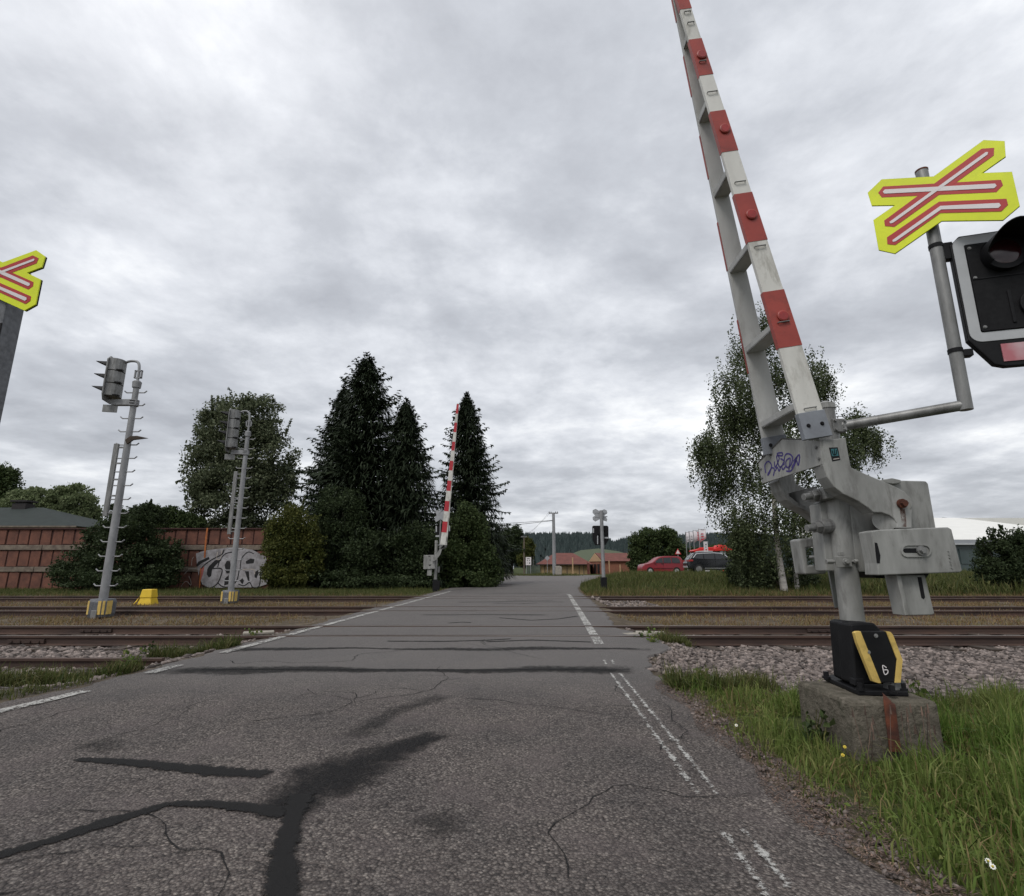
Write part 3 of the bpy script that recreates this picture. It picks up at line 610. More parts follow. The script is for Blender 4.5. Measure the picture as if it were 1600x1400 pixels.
def kvl(x, y):
    e = LA(y) - x; return (e > 0.1) & (rng.random(x.shape) < np.clip(e / 0.3, 0, 1)) & (y < 5.9 + 0.45 * np.sin(x * 1.4) + 0.25 * np.sin(x * 4)) & ((y > 5.6) | patchy(x, y, 1, -0.2))
P2 = scatter(22000, -10, -4.1, 3.0, 6.9, kvl)
blades('verge_grass', P2, 0.065 + 0.05 * (rng.random(len(P2)) < 0.25), 0.010, 'banksgrass', 'green and yellowing grass tufts along the left road edge', 0.6)
tuft = [scatter(2600, x - 0.55, x + 0.55, y - 0.22, y + 0.22, lambda a, b: off_r(a, b, 0.05) & ~onrail(a, b)) for x, y in ((-4.75, 6.35), (-5.5, 6.25), (2.2, 8.9), (-4.6, 8.3), (1.95, 5.6))]
blades('grass_tuft', np.concatenate(tuft), 0.14, 0.011, 'banksgrass', 'tall green grass tufts growing at the ends of the rails', 0.7)
def kd(x, y): return off_r(x, y, 0.15) & ~onrail(x, y) & ((x < LA(y) - 0.9 + 0.5 * np.sin(y * 3)) | (x > RA(y) + 0.7 + 0.5 * np.sin(y * 2.2)))
bands = [(11.0, 14.3), (14.6, 15.8), (16.1, 19.9), (20.2, 21.4), (21.7, 23.6)]
PD = np.concatenate([scatter(int((y1 - y0) * 16000), -24, 27, y0, y1, lambda x, y: kd(x, y) & (patchy(x, y, 0.8, -0.45) | (rng.random(x.shape) < 0.22))) for y0, y1 in bands])
blades('dry_track_grass', PD, 0.085, 0.024, 'drygrass', 'short dry brown grass growing between the railway tracks', 0.7, simple=True)
PB = scatter(85000, 2.6, 34, 22.6, 40, lambda x, y: (x > RA(y) + 0.15))
blades('bank_grass', PB, 0.16 + 0.10 * (patchy(PB[:, 0], PB[:, 1], 0.5, 0.3)), 0.045, 'banksgrass', 'green grass on the low bank right of the far road', 0.5, simple=True)
PB2 = scatter(32000, -26, -3.2, 22.4, 28.8, lambda x, y: (x < LA(y) - 0.1))
blades('bank_grass', PB2, 0.10 + 0.05 * patchy(PB2[:, 0], PB2[:, 1], 0.5, 0.3), 0.026, 'banksgrass', 'green grass strip in front of the brick wall and spruces', 0.5, simple=True)
PB4 = scatter(26000, 2.8, 34, 22.2, 26.5, lambda x, y: (x > RA(y) + 0.1) & (rng.random(x.shape) < np.clip((26.5 - y) / 2.5, 0, 1)))
blades('dry_bank_grass', PB4, 0.15, 0.022, 'drygrass', 'dry tan grass at the foot of the right bank', 0.6, simple=True)
PB3 = scatter(9000, -3, 9, 66, 79, lambda x, y: (x < 3.0 + 6) & (x > -2.6) & (np.abs(y - 73) < 4 - 0.1 * np.abs(x - 3)))
blades('mound_grass', PB3, 0.3, 0.08, 'banksgrass', 'grass mound around the foot of the tall utility pole', 0.4, simple=True)
PL = scatter(26000, 1.25, 1.85, 0.5, 5.8, lambda x, y: (np.abs(x - RA(y) - 0.09) < 0.16 + 0.05 * np.sin(y * 5)) & (rng.random(x.shape) < 0.75))
PL[:, 2] = np.maximum(PL[:, 2], -0.02) + 0.012
def litter(P_):
    n = len(P_); th = rng.uniform(0, 6.28, n); L = rng.uniform(0.008, 0.04, n); w = 0.0024; d = np.stack([np.cos(th) * L, np.sin(th) * L, rng.normal(0, 0.006, n)], 1); s = np.stack([-np.sin(th) * w, np.cos(th) * w, np.zeros(n)], 1)
    V = np.stack([P_ - s, P_ + s, P_ + d], 1).reshape(-1, 3)
    o = np_mesh('dry_litter', V, np.arange(3 * n).reshape(-1, 3), 'litter'); tag(o, 'brown dry stalks littering the right asphalt edge', 'litter', kind='stuff')
litter(PL)

# ------------------------------------------------------------------ foliage builders
def leaves_mesh(name, C, size, m, parent=None, droop=0.0, aspect=0.6):
    n = len(C); s = size * rng.uniform(0.6, 1.3, n)
    a = rng.normal(0, 1, (n, 3)); a[:, 2] -= droop; a /= np.linalg.norm(a, axis=1)[:, None]
    b = rng.normal(0, 1, (n, 3)); b -= a * np.sum(a * b, 1)[:, None]; b /= np.linalg.norm(b, axis=1)[:, None]
    c = np.cross(a, b)
    A = a * s[:, None]; B = b * (s * aspect)[:, None]; K = c * (s * 0.15)[:, None]
    V = np.stack([C - A * 0.5, C + B * 0.5 + K, C + A * 0.5, C - B * 0.5 + K], 1).reshape(-1, 3)
    return np_mesh(name, V, np.arange(4 * n).reshape(-1, 4), m, parent=parent)
def clump_points(clumps, n, sub=26, spread=0.2, hollow=0.55):
    vol = np.array([c[3] * c[4] * c[5] for c in clumps]) ** 0.75; cnt = (n * vol / vol.sum()).astype(int); out = []
    for (x, y, z, rx, ry, rz), k in zip(clumps, cnt):
        if k < 1: continue
        d = rng.normal(0, 1, (sub, 3)); d /= np.linalg.norm(d, axis=1)[:, None]; rad = rng.uniform(hollow, 1.0, (sub, 1)) ** 0.8; sc = d * rad
        idx = rng.integers(0, sub, k); p = sc[idx] + np.clip(rng.normal(0, spread, (k, 3)), -1.7 * spread, 1.7 * spread) * np.array([1, 1, 0.75])
        out.append(p * np.array([rx, ry, rz]) + np.array([x, y, z]))
    return np.concatenate(out)
def px_clumps(lst, Y, dy=0.8):
    """(px, py, radius px[, radius py][, dY]) at depth Y -> ellipsoids with real depth"""
    out = []
    for c in lst:
        px, py, r = c[:3]; r2 = c[3] if len(c) > 3 and c[3] else r; o = c[4] if len(c) > 4 else 0
        p = at(px, py, Y + o); k = (Y + o) / FPX * 1.02; out.append((p.x, Y + o, p.z, r * k, r * k * dy, r2 * k))
    return out
def bush(name, label, lst, Y, n, leaf, m, cat='bush', group=None, trunk=None, sub=26, spread=0.2, droop=0.0, limbs=6, stem_r=0.05, barkm='bark', hollow=0.55):
    cl = px_clumps(lst, Y); P_ = clump_points(cl, int(n * 4.2), int(sub * 1.6), spread * 0.85, hollow); leaf *= 0.92
    sh = []
    for c in cl:
        for q in range(10):
            d = np.array([random.gauss(0, 1), random.gauss(0, 1), random.gauss(0.35, 0.9)]); d /= np.linalg.norm(d); r3 = np.array(c[3:6]); L = random.uniform(0.15, 0.5); m_ = int(14 + L * 60 * min(1.6, n / 8000)); tt = rng.uniform(0, 1, m_)
            bend = np.array([random.uniform(-.15, .15), random.uniform(-.15, .15), 0.1 - droop * .2])
            sh.append(np.array(c[:3]) + (d[None] * (0.82 + L * tt[:, None]) + bend[None] * (tt[:, None] ** 2) * L + rng.normal(0, 0.035, (m_, 3)) * (1.3 - tt[:, None])) * r3)
    P_ = np.concatenate([P_] + sh)
    P_ = P_[P_[:, 2] > gz(P_[:, 0], P_[:, 1]) + 0.02]
    cx = np.mean([c[0] for c in cl]) if trunk is None else at(trunk, 880, Y).x
    z0 = gz1(cx, Y); t = Thing(name, label, cat, (cx, Y, z0), group)
    P2_ = P_ - np.array([cx, Y, z0]); leaves_mesh('crown', P2_, leaf, m, t.o, droop)
    top = max(c[2] for c in cl)
    stems = []
    if trunk is not None:
        pts = [(cx, Y, z0 - 0.1), (cx + 0.06, Y, z0 + (top - z0) * 0.4), (cx, Y, top)]
        t.part('trunk', tube(smoothpts(pts, 4), list(np.linspace(stem_r, stem_r * 0.2, 9)), 9), barkm, smooth=True)
    for c in sorted(cl, key=lambda c: -c[3])[:limbs]:
        b = (cx, Y, z0 + (0.02 if trunk is None else (c[2] - z0) * 0.45)); mid = ((cx + c[0]) / 2, (Y + c[1]) / 2, (b[2] + c[2]) / 2 + 0.2)
        stems.append(tube(smoothpts([b, mid, c[:3]], 4), list(np.linspace(stem_r * 0.6, 0.012, 9)), 6))
    if stems: t.part('limbs' if trunk is not None else 'stems', join(*stems), barkm, smooth=True)
    return t

def ground_leaves(name, n, x0, x1, y0, y1, keep, size, label, m):
    P_ = scatter(n, x0, x1, y0, y1, keep); P_ = np.repeat(P_, 7, axis=0) + rng.normal(0, 1, (len(P_) * 7, 3)) * np.array([0.03, 0.03, 0.012]); P_[:, 2] += 0.03
    o = leaves_mesh(name, P_, size, m, aspect=0.5); tag(o, label, 'ground cover', kind='stuff')
ground_leaves('broad_leaf_weeds', 900, 1.4, 4.0, 2.3, 5.0, lambda x, y: (x - RA(y) > 0.10) & ~inplinth(x, y) & (patchy(x, y, 1.6, 0.5)), 0.03, 'low broad leaved weeds in the right verge grass', 'grass')
ground_leaves('bank_weeds', 1500, 4, 30, 24, 34, lambda x, y: patchy(x, y, 0.4, 0.7), 0.12, 'dark broad leaved weeds scattered on the right bank', 'leafm')
# ------------------------------------------------------------------ spruces
def spruce(label, bx, Y, top_px, half_w, dens=1.0, lean=0.0, bare=0.05, topx=None):
    z0 = gz1(bx, Y); tp = at(topx if topx else 0, top_px, Y); ht = tp.z - z0; dx = (tp.x - bx) if topx else 0
    t = Thing('spruce_tree', label, 'tree', (bx, Y, z0), 'dark spruces by the crossing')
    t.part('trunk', tube([(bx, Y, z0 - 0.2), (bx + dx * .5, Y, z0 + ht * .5), (bx + dx, Y, z0 + ht)], [0.24, 0.14, 0.015], 10), 'bark', smooth=True)
    V = []; nw = int(ht / 0.17 * dens)
    for i in range(nw):
        f = bare + (1 - bare) * (i + random.random()) / nw
        z = ht * f; prof = (1 - f) ** 0.74; L0 = half_w * min(prof, (1 - f) * 1.75) * (0.8 + 0.2 * math.sin(i * 1.7)) + 0.05
        for k in range(random.choice((6, 7, 8))):
            az = random.uniform(0, 6.283); z = ht * f + random.uniform(-.34, .34) * (1.15 - f); L = L0 * random.uniform(0.55, 1.22) * (1.22 if random.random() < 0.08 else 1)
            up = 0.25 + 0.5 * f; sag = (0.55 * (1 - f) + 0.12) * random.uniform(0.45, 1.6); nseg = max(2, int(L / 0.16))
            for s_ in range(1, nseg + 1):
                u = s_ / nseg; r = L * u; zz = z + L * (up * u * 0.35 - sag * u * u * 0.8 + 0.22 * u ** 4)
                ca, sa = math.cos(az), math.sin(az); bxp = (dx * f + ca * r, sa * r, zz)
                tw = (0.20 + 0.26 * L * (1 - u) ** 0.7 * 0.55) * random.uniform(0.6, 1.25) * min(1.0, 0.3 + L / 1.1)
                for side in (-1, 1):
                    a2 = az + side * random.uniform(0.5, 1.0); dz = -tw * random.uniform(0.1, 0.65)
                    tip = (bxp[0] + math.cos(a2) * tw, bxp[1] + math.sin(a2) * tw, zz + dz); w = 0.085 + 0.10 * tw
                    V.append(((bxp[0] - ca * w, bxp[1] - sa * w, zz), (bxp[0] + ca * w, bxp[1] + sa * w, zz), tip))
                if random.random() < 0.6:
                    V.append(((bxp[0] - ca * .07, bxp[1] - sa * .07, zz), (bxp[0] + ca * .07, bxp[1] + sa * .07, zz), (bxp[0] + random.uniform(-.05, .05), bxp[1], zz - random.uniform(0.12, 0.34) * min(1, .3 + L)))) 
            V.append(((dx * f + ca * L * .93 - sa * .05, sa * L * .93 + ca * .05, zz), (dx * f + ca * L * .93 + sa * .05, sa * L * .93 - ca * .05, zz), (dx * f + ca * (L + .14), sa * (L + .14), zz + 0.06)))
    for k in range(int(13000 * dens)):   # inner sprays that fill the crown
        f = bare * 0.6 + (0.97 - bare * 0.6) * random.random() ** 1.35; rmax = half_w * min((1 - f) ** 0.74, (1 - f) * 1.75) * 0.8; r = rmax * math.sqrt(random.random()); az = random.uniform(0, 6.283)
        c = (dx * f + math.cos(az) * r, math.sin(az) * r, ht * f - r * 0.12); a2 = az + random.uniform(-1, 1); w = random.uniform(.025, .055); L = random.uniform(.2, .42)
        V.append(((c[0] - math.sin(a2) * w, c[1] + math.cos(a2) * w, c[2]), (c[0] + math.sin(a2) * w, c[1] - math.cos(a2) * w, c[2]), (c[0] + math.cos(a2) * L, c[1] + math.sin(a2) * L, c[2] - random.uniform(.05, .45))))
    A = np.array(V, np.float32).reshape(-1, 3)
    np_mesh('crown', A, np.arange(len(A)).reshape(-1, 3), 'needle', parent=t.o)
    return t
spruce('tallest dark spruce left of the far raised barrier', at(572, 900, 33).x, 33, 551, 5.6, 1.1, topx=574)
spruce('shorter dark spruce leaning against the right side of the tallest spruce', at(640, 900, 32).x, 32, 622, 3.6, 1.05, topx=634)
spruce('slim dark spruce directly left of and half inside the tallest one', at(520, 900, 34.5).x, 34.5, 598, 4.0, 1.0, topx=540)
spruce('dark spruce right behind the far raised barrier arm', at(738, 900, 36).x, 36, 612, 3.7, 1.05, bare=0.13, topx=729)

# ------------------------------------------------------------------ broadleaf trees and bushes, left
bush('poplar_tree', 'large rounded grey green tree behind the brick wall and shorter signal', [(370, 680, 62), (330, 730, 42, 60), (420, 720, 45, 60), (380, 770, 70, 60), (340, 660, 34), (405, 650, 36), (440, 760, 26, 40), (312, 770, 22, 46), (365, 830, 55, 30)], 38, 15000, 0.21, 'leafp', 'tree', trunk=375, sub=46, spread=0.16, stem_r=0.3)
bush('elder_bush', 'dense dark green bush in front of the wall between the signals', [(190, 862, 56, 42), (145, 888, 50, 28), (240, 880, 40, 36), (180, 905, 78, 18), (208, 822, 44, 28), (110, 898, 26, 18), (160, 835, 24, 18), (232, 802, 26, 16), (262, 868, 18, 28), (180, 800, 12, 12)], 27.2, 11000, 0.13, 'leafd', 'bush', sub=40, spread=0.17)
bush('willow_tree', 'pale green weeping willow behind the dark roofed house', [(60, 790, 42, 30), (105, 790, 40, 34), (30, 800, 32, 26), (130, 815, 26, 30), (85, 825, 60, 30)], 44, 9000, 0.24, 'willow', 'tree', trunk=80, droop=1.8, sub=40, spread=0.15, stem_r=0.25)
bush('garden_tree', 'dark leafy tree at the left picture edge behind the wall', [(-15, 765, 38, 40), (20, 790, 28, 26), (-40, 800, 40, 50), (10, 745, 16, 16)], 47, 5000, 0.24, 'leafm', 'tree', trunk=-15, sub=34, stem_r=0.25)
bush('garden_tree', 'low dark trees behind the wall between bush and large tree', [(225, 818, 30, 26), (265, 815, 26, 22), (290, 825, 26, 20), (195, 825, 26, 20)], 36, 5500, 0.18, 'leafm', 'tree', trunk=245, sub=34, stem_r=0.15)
bush('hazel_bush', 'yellowing green bush at the right end of the brick wall', [(446, 850, 32, 50), (428, 896, 18, 24), (468, 822, 28, 36), (455, 898, 36, 22), (432, 830, 20, 26), (480, 870, 26, 36)], 28.4, 7500, 0.13, 'leafy', 'bush', sub=38)
bush('understorey_bush', 'dark undergrowth below the tallest spruce', [(510, 860, 42, 54), (560, 870, 48, 50), (610, 875, 44, 46), (655, 870, 34, 50), (535, 800, 38, 42), (580, 905, 90, 18), (490, 895, 30, 26)], 30, 13000, 0.14, 'leafd', 'bush', sub=44)
bush('hedge_bush', 'green leafy bush between the far barrier and the road', [(725, 850, 34, 56), (750, 880, 24, 36), (705, 885, 30, 36), (735, 815, 22, 26), (764, 890, 13, 24), (774, 900, 12, 14), (770, 885, 12, 16), (752, 860, 18, 24), (730, 905, 42, 16)], 31.5, 9500, 0.14, 'leafm', 'hedge', sub=36)
bush('roadside_tree', 'dark trees far along the left side of the road', [(800, 850, 20, 26), (818, 865, 17, 24), (785, 860, 20, 34), (806, 835, 12, 12), (780, 885, 16, 14)], 92, 5000, 0.3, 'leafd', 'tree', trunk=800, sub=30, stem_r=0.2)
bush('roadside_tree', 'yellow green tree beside the thin pole far down the road', [(825, 858, 10, 17), (818, 875, 11, 12)], 86, 1500, 0.26, 'leafy', 'tree', trunk=824, limbs=1, sub=20, stem_r=0.12)
bush('thicket', 'broad dark green tree clump behind the red van', [(1010, 858, 24, 28), (1035, 852, 24, 26), (1000, 875, 18, 20), (1055, 868, 20, 24), (1025, 880, 34, 16), (1075, 872, 18, 18), (1045, 838, 12, 12), (1012, 838, 12, 12)], 74, 9000, 0.3, 'leafm', 'tree', trunk=1025, sub=36, stem_r=0.3)
bush('background_tree', 'dark trees beyond the red farm machine', [(1120, 868, 26, 16), (1160, 862, 28, 20), (1085, 872, 18, 12)], 110, 4500, 0.4, 'leafm', 'tree', trunk=1130, sub=26, stem_r=0.2)
# birch on the right: limbs and hanging strands of leaves
def birch():
    Y = 25.0; bx = at(1226, 925, Y).x; z0 = gz1(bx, Y)
    t = Thing('birch_tree', 'birch with white trunk and hanging leaves behind the near barrier', 'tree', (bx, Y, z0))
    spine = [at(1226, 925, Y), at(1216, 860, Y), at(1208, 760, Y), at(1202, 640, Y), at(1192, 500, Y)]
    spine[0].z = z0 - 0.1
    sp = smoothpts(spine, 6); t.part('trunk', tube(sp, list(np.linspace(0.17, 0.02, len(sp))), 10), 'birchbark', smooth=True)
    sp2 = smoothpts([at(1246, 925, Y + .6), at(1240, 850, Y + .6), at(1245, 760, Y + .5), at(1262, 660, Y + .4), at(1270, 560, Y + .4)], 5); sp2[0].z = z0 - 0.1
    t.part('trunk', tube(sp2, list(np.linspace(0.11, 0.015, len(sp2))), 9), 'birchbark', smooth=True)
    ends = [(1192, 505, 26), (1165, 545, 30), (1145, 590, 28), (1132, 640, 26), (1150, 660, 34), (1180, 600, 36), (1215, 580, 30), (1255, 580, 34), (1280, 590, 24), (1270, 630, 28), (1200, 660, 40), (1130, 700, 32), (1108, 705, 24), (1100, 690, 16), (1160, 730, 40), (1120, 750, 26), (1205, 740, 46), (1250, 700, 36), (1290, 700, 30), (1320, 690, 26), (1345, 675, 24), (1365, 680, 14), (1335, 650, 18), (1310, 730, 24), (1150, 800, 34), (1190, 820, 40), (1235, 800, 38), (1150, 830, 20), (1270, 790, 28), (1175, 870, 30), (1168, 888, 16), (1245, 860, 18), (1165, 640, 24), (1285, 660, 22), (1240, 640, 30)]
    pts = []; br = []
    allsp = sp + sp2
    for px, py, r in ends:
        c = at(px, py, Y + random.uniform(-1.6, 1.6)); k = Y / FPX; rr = r * k
        near = min((q for q in allsp if q.z < c.z + 0.2), key=lambda q: (q - c).length + max(0, q.z - c.z + 0.9) * 2, default=allsp[3])
        br.append(tube(smoothpts([near, (near + c) / 2 + Vector((0, 0, 0.35)), c], 4), list(np.linspace(0.035, 0.008, 9)), 5))
        for s_ in range(int(32 + r * 2.6)):
            d = Vector((random.gauss(0, .5), random.gauss(0, .6), random.gauss(0, .5))) * rr; p = c + d; L = random.uniform(0.3, 1.5); nl = int(L * 26) + 5
            sway = Vector((random.uniform(-.12, .12), random.uniform(-.12, .12), 0))
            for j in range(nl):
                q = p + sway * (j / nl * L) - Vector((0, 0, L * j / nl)); pts.append((q.x + random.gauss(0, .07), q.y + random.gauss(0, .07), q.z + random.gauss(0, .04)))
    for g_ in br: t.part('limb', g_, 'bark', smooth=True)
    A = np.array(pts); A = A[A[:, 2] > z0 + 0.1] - np.array([bx, Y, z0]); leaves_mesh('crown', A, 0.095, 'birch', t.o, 0.6, 0.75)
birch()
bush('dark_shrub', 'dark shrubs round the foot of the birch', [(1180, 890, 36, 28), (1158, 900, 20, 16), (1205, 890, 16, 22), (1255, 905, 20, 16)], 27.4, 6000, 0.10, 'leafd', 'bush', sub=34)
bush('right_shrub', 'dark green shrub with upright tips at the right picture edge', [(1570, 880, 34, 34), (1600, 870, 30, 40), (1545, 890, 22, 22), (1550, 836, 6, 12), (1566, 838, 6, 14), (1535, 850, 8, 10), (1590, 848, 14, 12), (1630, 880, 40, 44)], 24.5, 6500, 0.11, 'leafd', 'bush', sub=34)
PW = np.concatenate([scatter(2600, a, b, 23.0, 25.5, lambda x, y: x > 0) for a, b in ((14.5, 18.0), (18.0, 25.0))])
blades('tall_weeds', PW, 0.42, 0.05, 'banksgrass', 'tall bright weeds under the white roofed hall', 0.6, 'weeds')

# ------------------------------------------------------------------ hills, forest and far field
def hill(name, ridge, y0, y1, label):
    xs = np.linspace(ridge[0][0], ridge[-1][0], 90); tt = np.linspace(0, 1, 14); V = []
    for t_ in tt:
        for p in xs:
            ry = np.interp(p, [r[0] for r in ridge], [r[1] for r in ridge]); top = at(p, ry, y1); x = (p - 800) / FPX * (y0 + (y1 - y0) * t_) / math.cos(PITCH) * 0.97
            V.append((x, y0 + (y1 - y0) * t_, -1 + (top.z - 16) * math.sin(t_ * math.pi / 2)))
    n = len(xs); Fa = [(i * n + k, i * n + k + 1, (i + 1) * n + k + 1, (i + 1) * n + k) for i in range(len(tt) - 1) for k in range(n - 1)]
    V = np.array(V); o = np_mesh(name, V, Fa, 'hillsoil'); o['kind'] = 'structure'
    return V.reshape(len(tt), n, 3)
def forest(G, count, label, hmin=13, hmax=24):
    a, b = G.shape[:2]; ti = rng.uniform(0.0, 1, count) ** 0.8 * (a - 1.001); xi = rng.uniform(0, b - 1.001, count)
    i = ti.astype(int); k = xi.astype(int); u = (ti - i)[:, None]; v = (xi - k)[:, None]
    P_ = (G[i, k] * (1 - u) + G[i + 1, k] * u) * (1 - v) + (G[i, k + 1] * (1 - u) + G[i + 1, k + 1] * u) * v
    h = rng.uniform(hmin, hmax, count); w = h * rng.uniform(0.17, 0.30, count); V = np.zeros((count, 7, 3))
    for q in range(6):
        an = q * math.pi / 3 + rng.uniform(0, 1, count); rr = w * rng.uniform(0.7, 1.2, count)
        V[:, q] = P_ + np.stack([np.cos(an) * rr, np.sin(an) * rr, h * rng.uniform(-0.05, 0.25, count)], 1)
    V[:, 6] = P_ + np.stack([rng.normal(0, .4, count), rng.normal(0, .4, count), h], 1)
    f = np.array([(q, (q + 1) % 6, 6) for q in range(6)]); Fa = (f[None] + 7 * np.arange(count)[:, None, None]).reshape(-1, 3)
    o = np_mesh('far_forest', V.reshape(-1, 3), Fa, 'forest'); tag(o, label, 'forest', kind='stuff')
G1 = hill('hill', [(300, 846), (600, 838), (780, 835), (830, 836), (880, 836), (915, 835), (935, 838), (950, 845), (965, 851), (1000, 858), (1100, 872), (1200, 884)], 900, 1500, '')
forest(G1, 9000, 'dark spruce forest on the hill behind the tile roofed houses')
G2 = hill('hill', [(880, 884), (920, 868), (950, 851), (975, 843), (1000, 840), (1060, 838), (1110, 836), (1150, 836), (1250, 840), (1350, 850), (1450, 862), (1700, 872)], 1000, 1700, '')
forest(G2, 8000, 'dark spruce forest on the farther hill behind the flags')
def mead():
    V = []; pxs = np.linspace(880, 1010, 20)
    for t_ in (0, 0.5, 1.0):
        for p in pxs:
            Y = 500 + 140 * t_; yy = 884 - (884 - np.interp(p, [880, 905, 935, 965, 1010], [872, 860, 857, 861, 874])) * t_; q = at(p, yy, Y); V.append((q.x, Y, q.z))
    n = 20; o = np_mesh('meadow_hill', V, [(i * n + k, i * n + k + 1, (i + 1) * n + k + 1, (i + 1) * n + k) for i in range(2) for k in range(n - 1)], 'field'); o['kind'] = 'structure'
mead()

# ------------------------------------------------------------------ brick wall of panels, left
WY = 29.0
def wall():
    x0 = at(-40, 900, WY).x; x1 = at(440, 900, WY).x; zb = -0.06; zt = at(150, 826, WY).z
    t = Thing('brick_wall', 'red brick panel wall with concrete bands, left behind the tracks', 'wall', (x0, WY, zb))
    core = t.part('wall_core', box(x0, x1, WY + 0.06, WY + 0.32, zb, zt - 0.06), 'joint')
    rows = [(at(60, 917, WY).z - 0.1, at(60, 894, WY).z), (at(60, 885, WY).z, at(60, 860, WY).z), (at(60, 851, WY).z, at(60, 827, WY).z)]
    w = 0.595; k = 0
    for ri, (za, zb2) in enumerate(rows):
        x = x0 + (0.0, 0.33, 0.12)[ri]
        while x + w < x1:
            ww = w - 0.075; dz = random.uniform(-0.02, 0.015); j = random.uniform(0, 0.035); d = 0.03
            V, Fs = box(x, x + ww, WY + j, WY + 0.1, za + dz, zb2 + dz)
            # panels have a slightly sheared, chipped outline
            V = [(v[0] + random.uniform(-0.012, 0.012), v[1], v[2] + random.uniform(-0.015, 0.015)) for v in V]
            t.part('brick_panel', (V, Fs), 'brick', bevel=0.02); x += w
    for za, zb2 in ((rows[0][1] + 0.02, rows[1][0] - 0.02), (rows[1][1] + 0.02, rows[2][0] - 0.02)):
        x = x0
        while x < x1 - 0.1:
            L = min(random.uniform(2.6, 3.4), x1 - x); t.part('concrete_band', box(x, x + L - 0.03, WY - 0.045, WY + 0.12, za, zb2), 'band', bevel=0.015); x += L
    t.part('coping', box(x0, x1, WY - 0.06, WY + 0.38, zt - 0.05, zt + 0.03), 'joint', bevel=0.02)
    # painted graffiti on the right half: silver letters with black outlines
    def wp(X, Y_, d): p = at(240 + X / 8.0, 800 + Y_ / 8.0, WY - 0.055 - d); return p
    gf = t.part('graffiti', extrude([wp(*q, 0.0) for q in ((530, 520), (640, 480), (1000, 440), (1230, 470), (1400, 560), (1450, 700), (1420, 900), (1300, 940), (700, 950), (600, 900), (560, 780), (540, 640))], (0, 0.012, 0)), 'silver', label='silver and black bubble letter graffiti')
    def blob(pts, m, d): t.part('letter_shape', extrude([wp(*q, d) for q in pts], (0, 0.004, 0)), m, parent=gf)
    def line(pts, w_, m, d): t.part('letter_outline', stroke(smoothpts([wp(*q, d) for q in pts], 5), w_, (0, -1, 0), 0.003), m, parent=gf)
    blob([(530, 670), (560, 620), (690, 560), (700, 590), (600, 640), (550, 680)], 'blackspray', 0.004)
    blob([(690, 680), (760, 610), (840, 570), (850, 600), (790, 650), (730, 720), (720, 800), (690, 820), (665, 780), (670, 720)], 'blackspray', 0.004)
    blob([(890, 660), (915, 610), (955, 615), (970, 700), (950, 760), (915, 770), (895, 730)], 'blackspray', 0.004)
    blob([(890, 830), (940, 790), (940, 900), (880, 920)], 'blackspray', 0.004)
    blob([(1150, 620), (1210, 580), (1260, 590), (1250, 640), (1160, 650)], 'blackspray', 0.004)
    blob([(1140, 740), (1190, 740), (1200, 860), (1180, 860)], 'blackspray', 0.004)
    blob([(1260, 760), (1300, 725), (1315, 760), (1285, 830), (1262, 815)], 'blackspray', 0.004)
    blob([(1075, 860), (1110, 825), (1130, 860), (1110, 905)], 'blackspray', 0.004)
    blob([(590, 710), (625, 665), (632, 700), (612, 790), (592, 850), (575, 830)], 'pink', 0.007)
    line([(600, 900), (570, 800), (610, 690), (720, 600), (850, 530), (880, 470)], 0.05, 'blackspray', 0.009)
    line([(610, 930), (700, 950), (790, 900), (840, 800), (850, 710), (740, 705)], 0.05, 'blackspray', 0.009)
    line([(800, 690), (830, 600), (900, 520), (1000, 500)], 0.045, 'blackspray', 0.009)
    line([(800, 880), (860, 930), (960, 930), (1040, 850), (1070, 720)], 0.05, 'blackspray', 0.009)
    line([(1080, 720), (1100, 580), (1180, 500), (1250, 520)], 0.04, 'blackspray', 0.009)
    line([(1060, 900), (1130, 920), (1200, 880), (1240, 940), (1320, 920), (1340, 720)], 0.045, 'blackspray', 0.009)
    line([(1110, 720), (1250, 720), (1262, 780)], 0.05, 'whitespray', 0.009)
    line([(800, 500), (790, 590), (840, 575), (850, 480)], 0.05, 'whitespray', 0.009)
    line([(430, 710), (540, 712), (560, 730)], 0.04, 'whitespray', 0.004)
    line([(345, 930), (380, 880), (420, 870), (465, 915), (465, 860), (440, 800)], 0.025, 'whitespray', 0.004)
    line([(380, 780), (430, 730), (440, 720)], 0.025, 'whitespray', 0.004)
    line([(475, 670), (480, 600), (500, 560)], 0.022, 'whitespray', 0.004)
    t.part('rust_streak', stroke([wp(672, 200, 0.02), wp(655, 330, 0.02), wp(645, 450, 0.02), wp(638, 570, 0.02)], 0.085, (0, -1, 0), 0.004), 'orangestreak', label='orange painted pipe streak down the wall')
    t.part('rust_streak', stroke([wp(590, 700, 0.02), wp(580, 850, 0.02), wp(575, 950, 0.02)], 0.06, (0, -1, 0), 0.004), 'orangestreak')
wall()
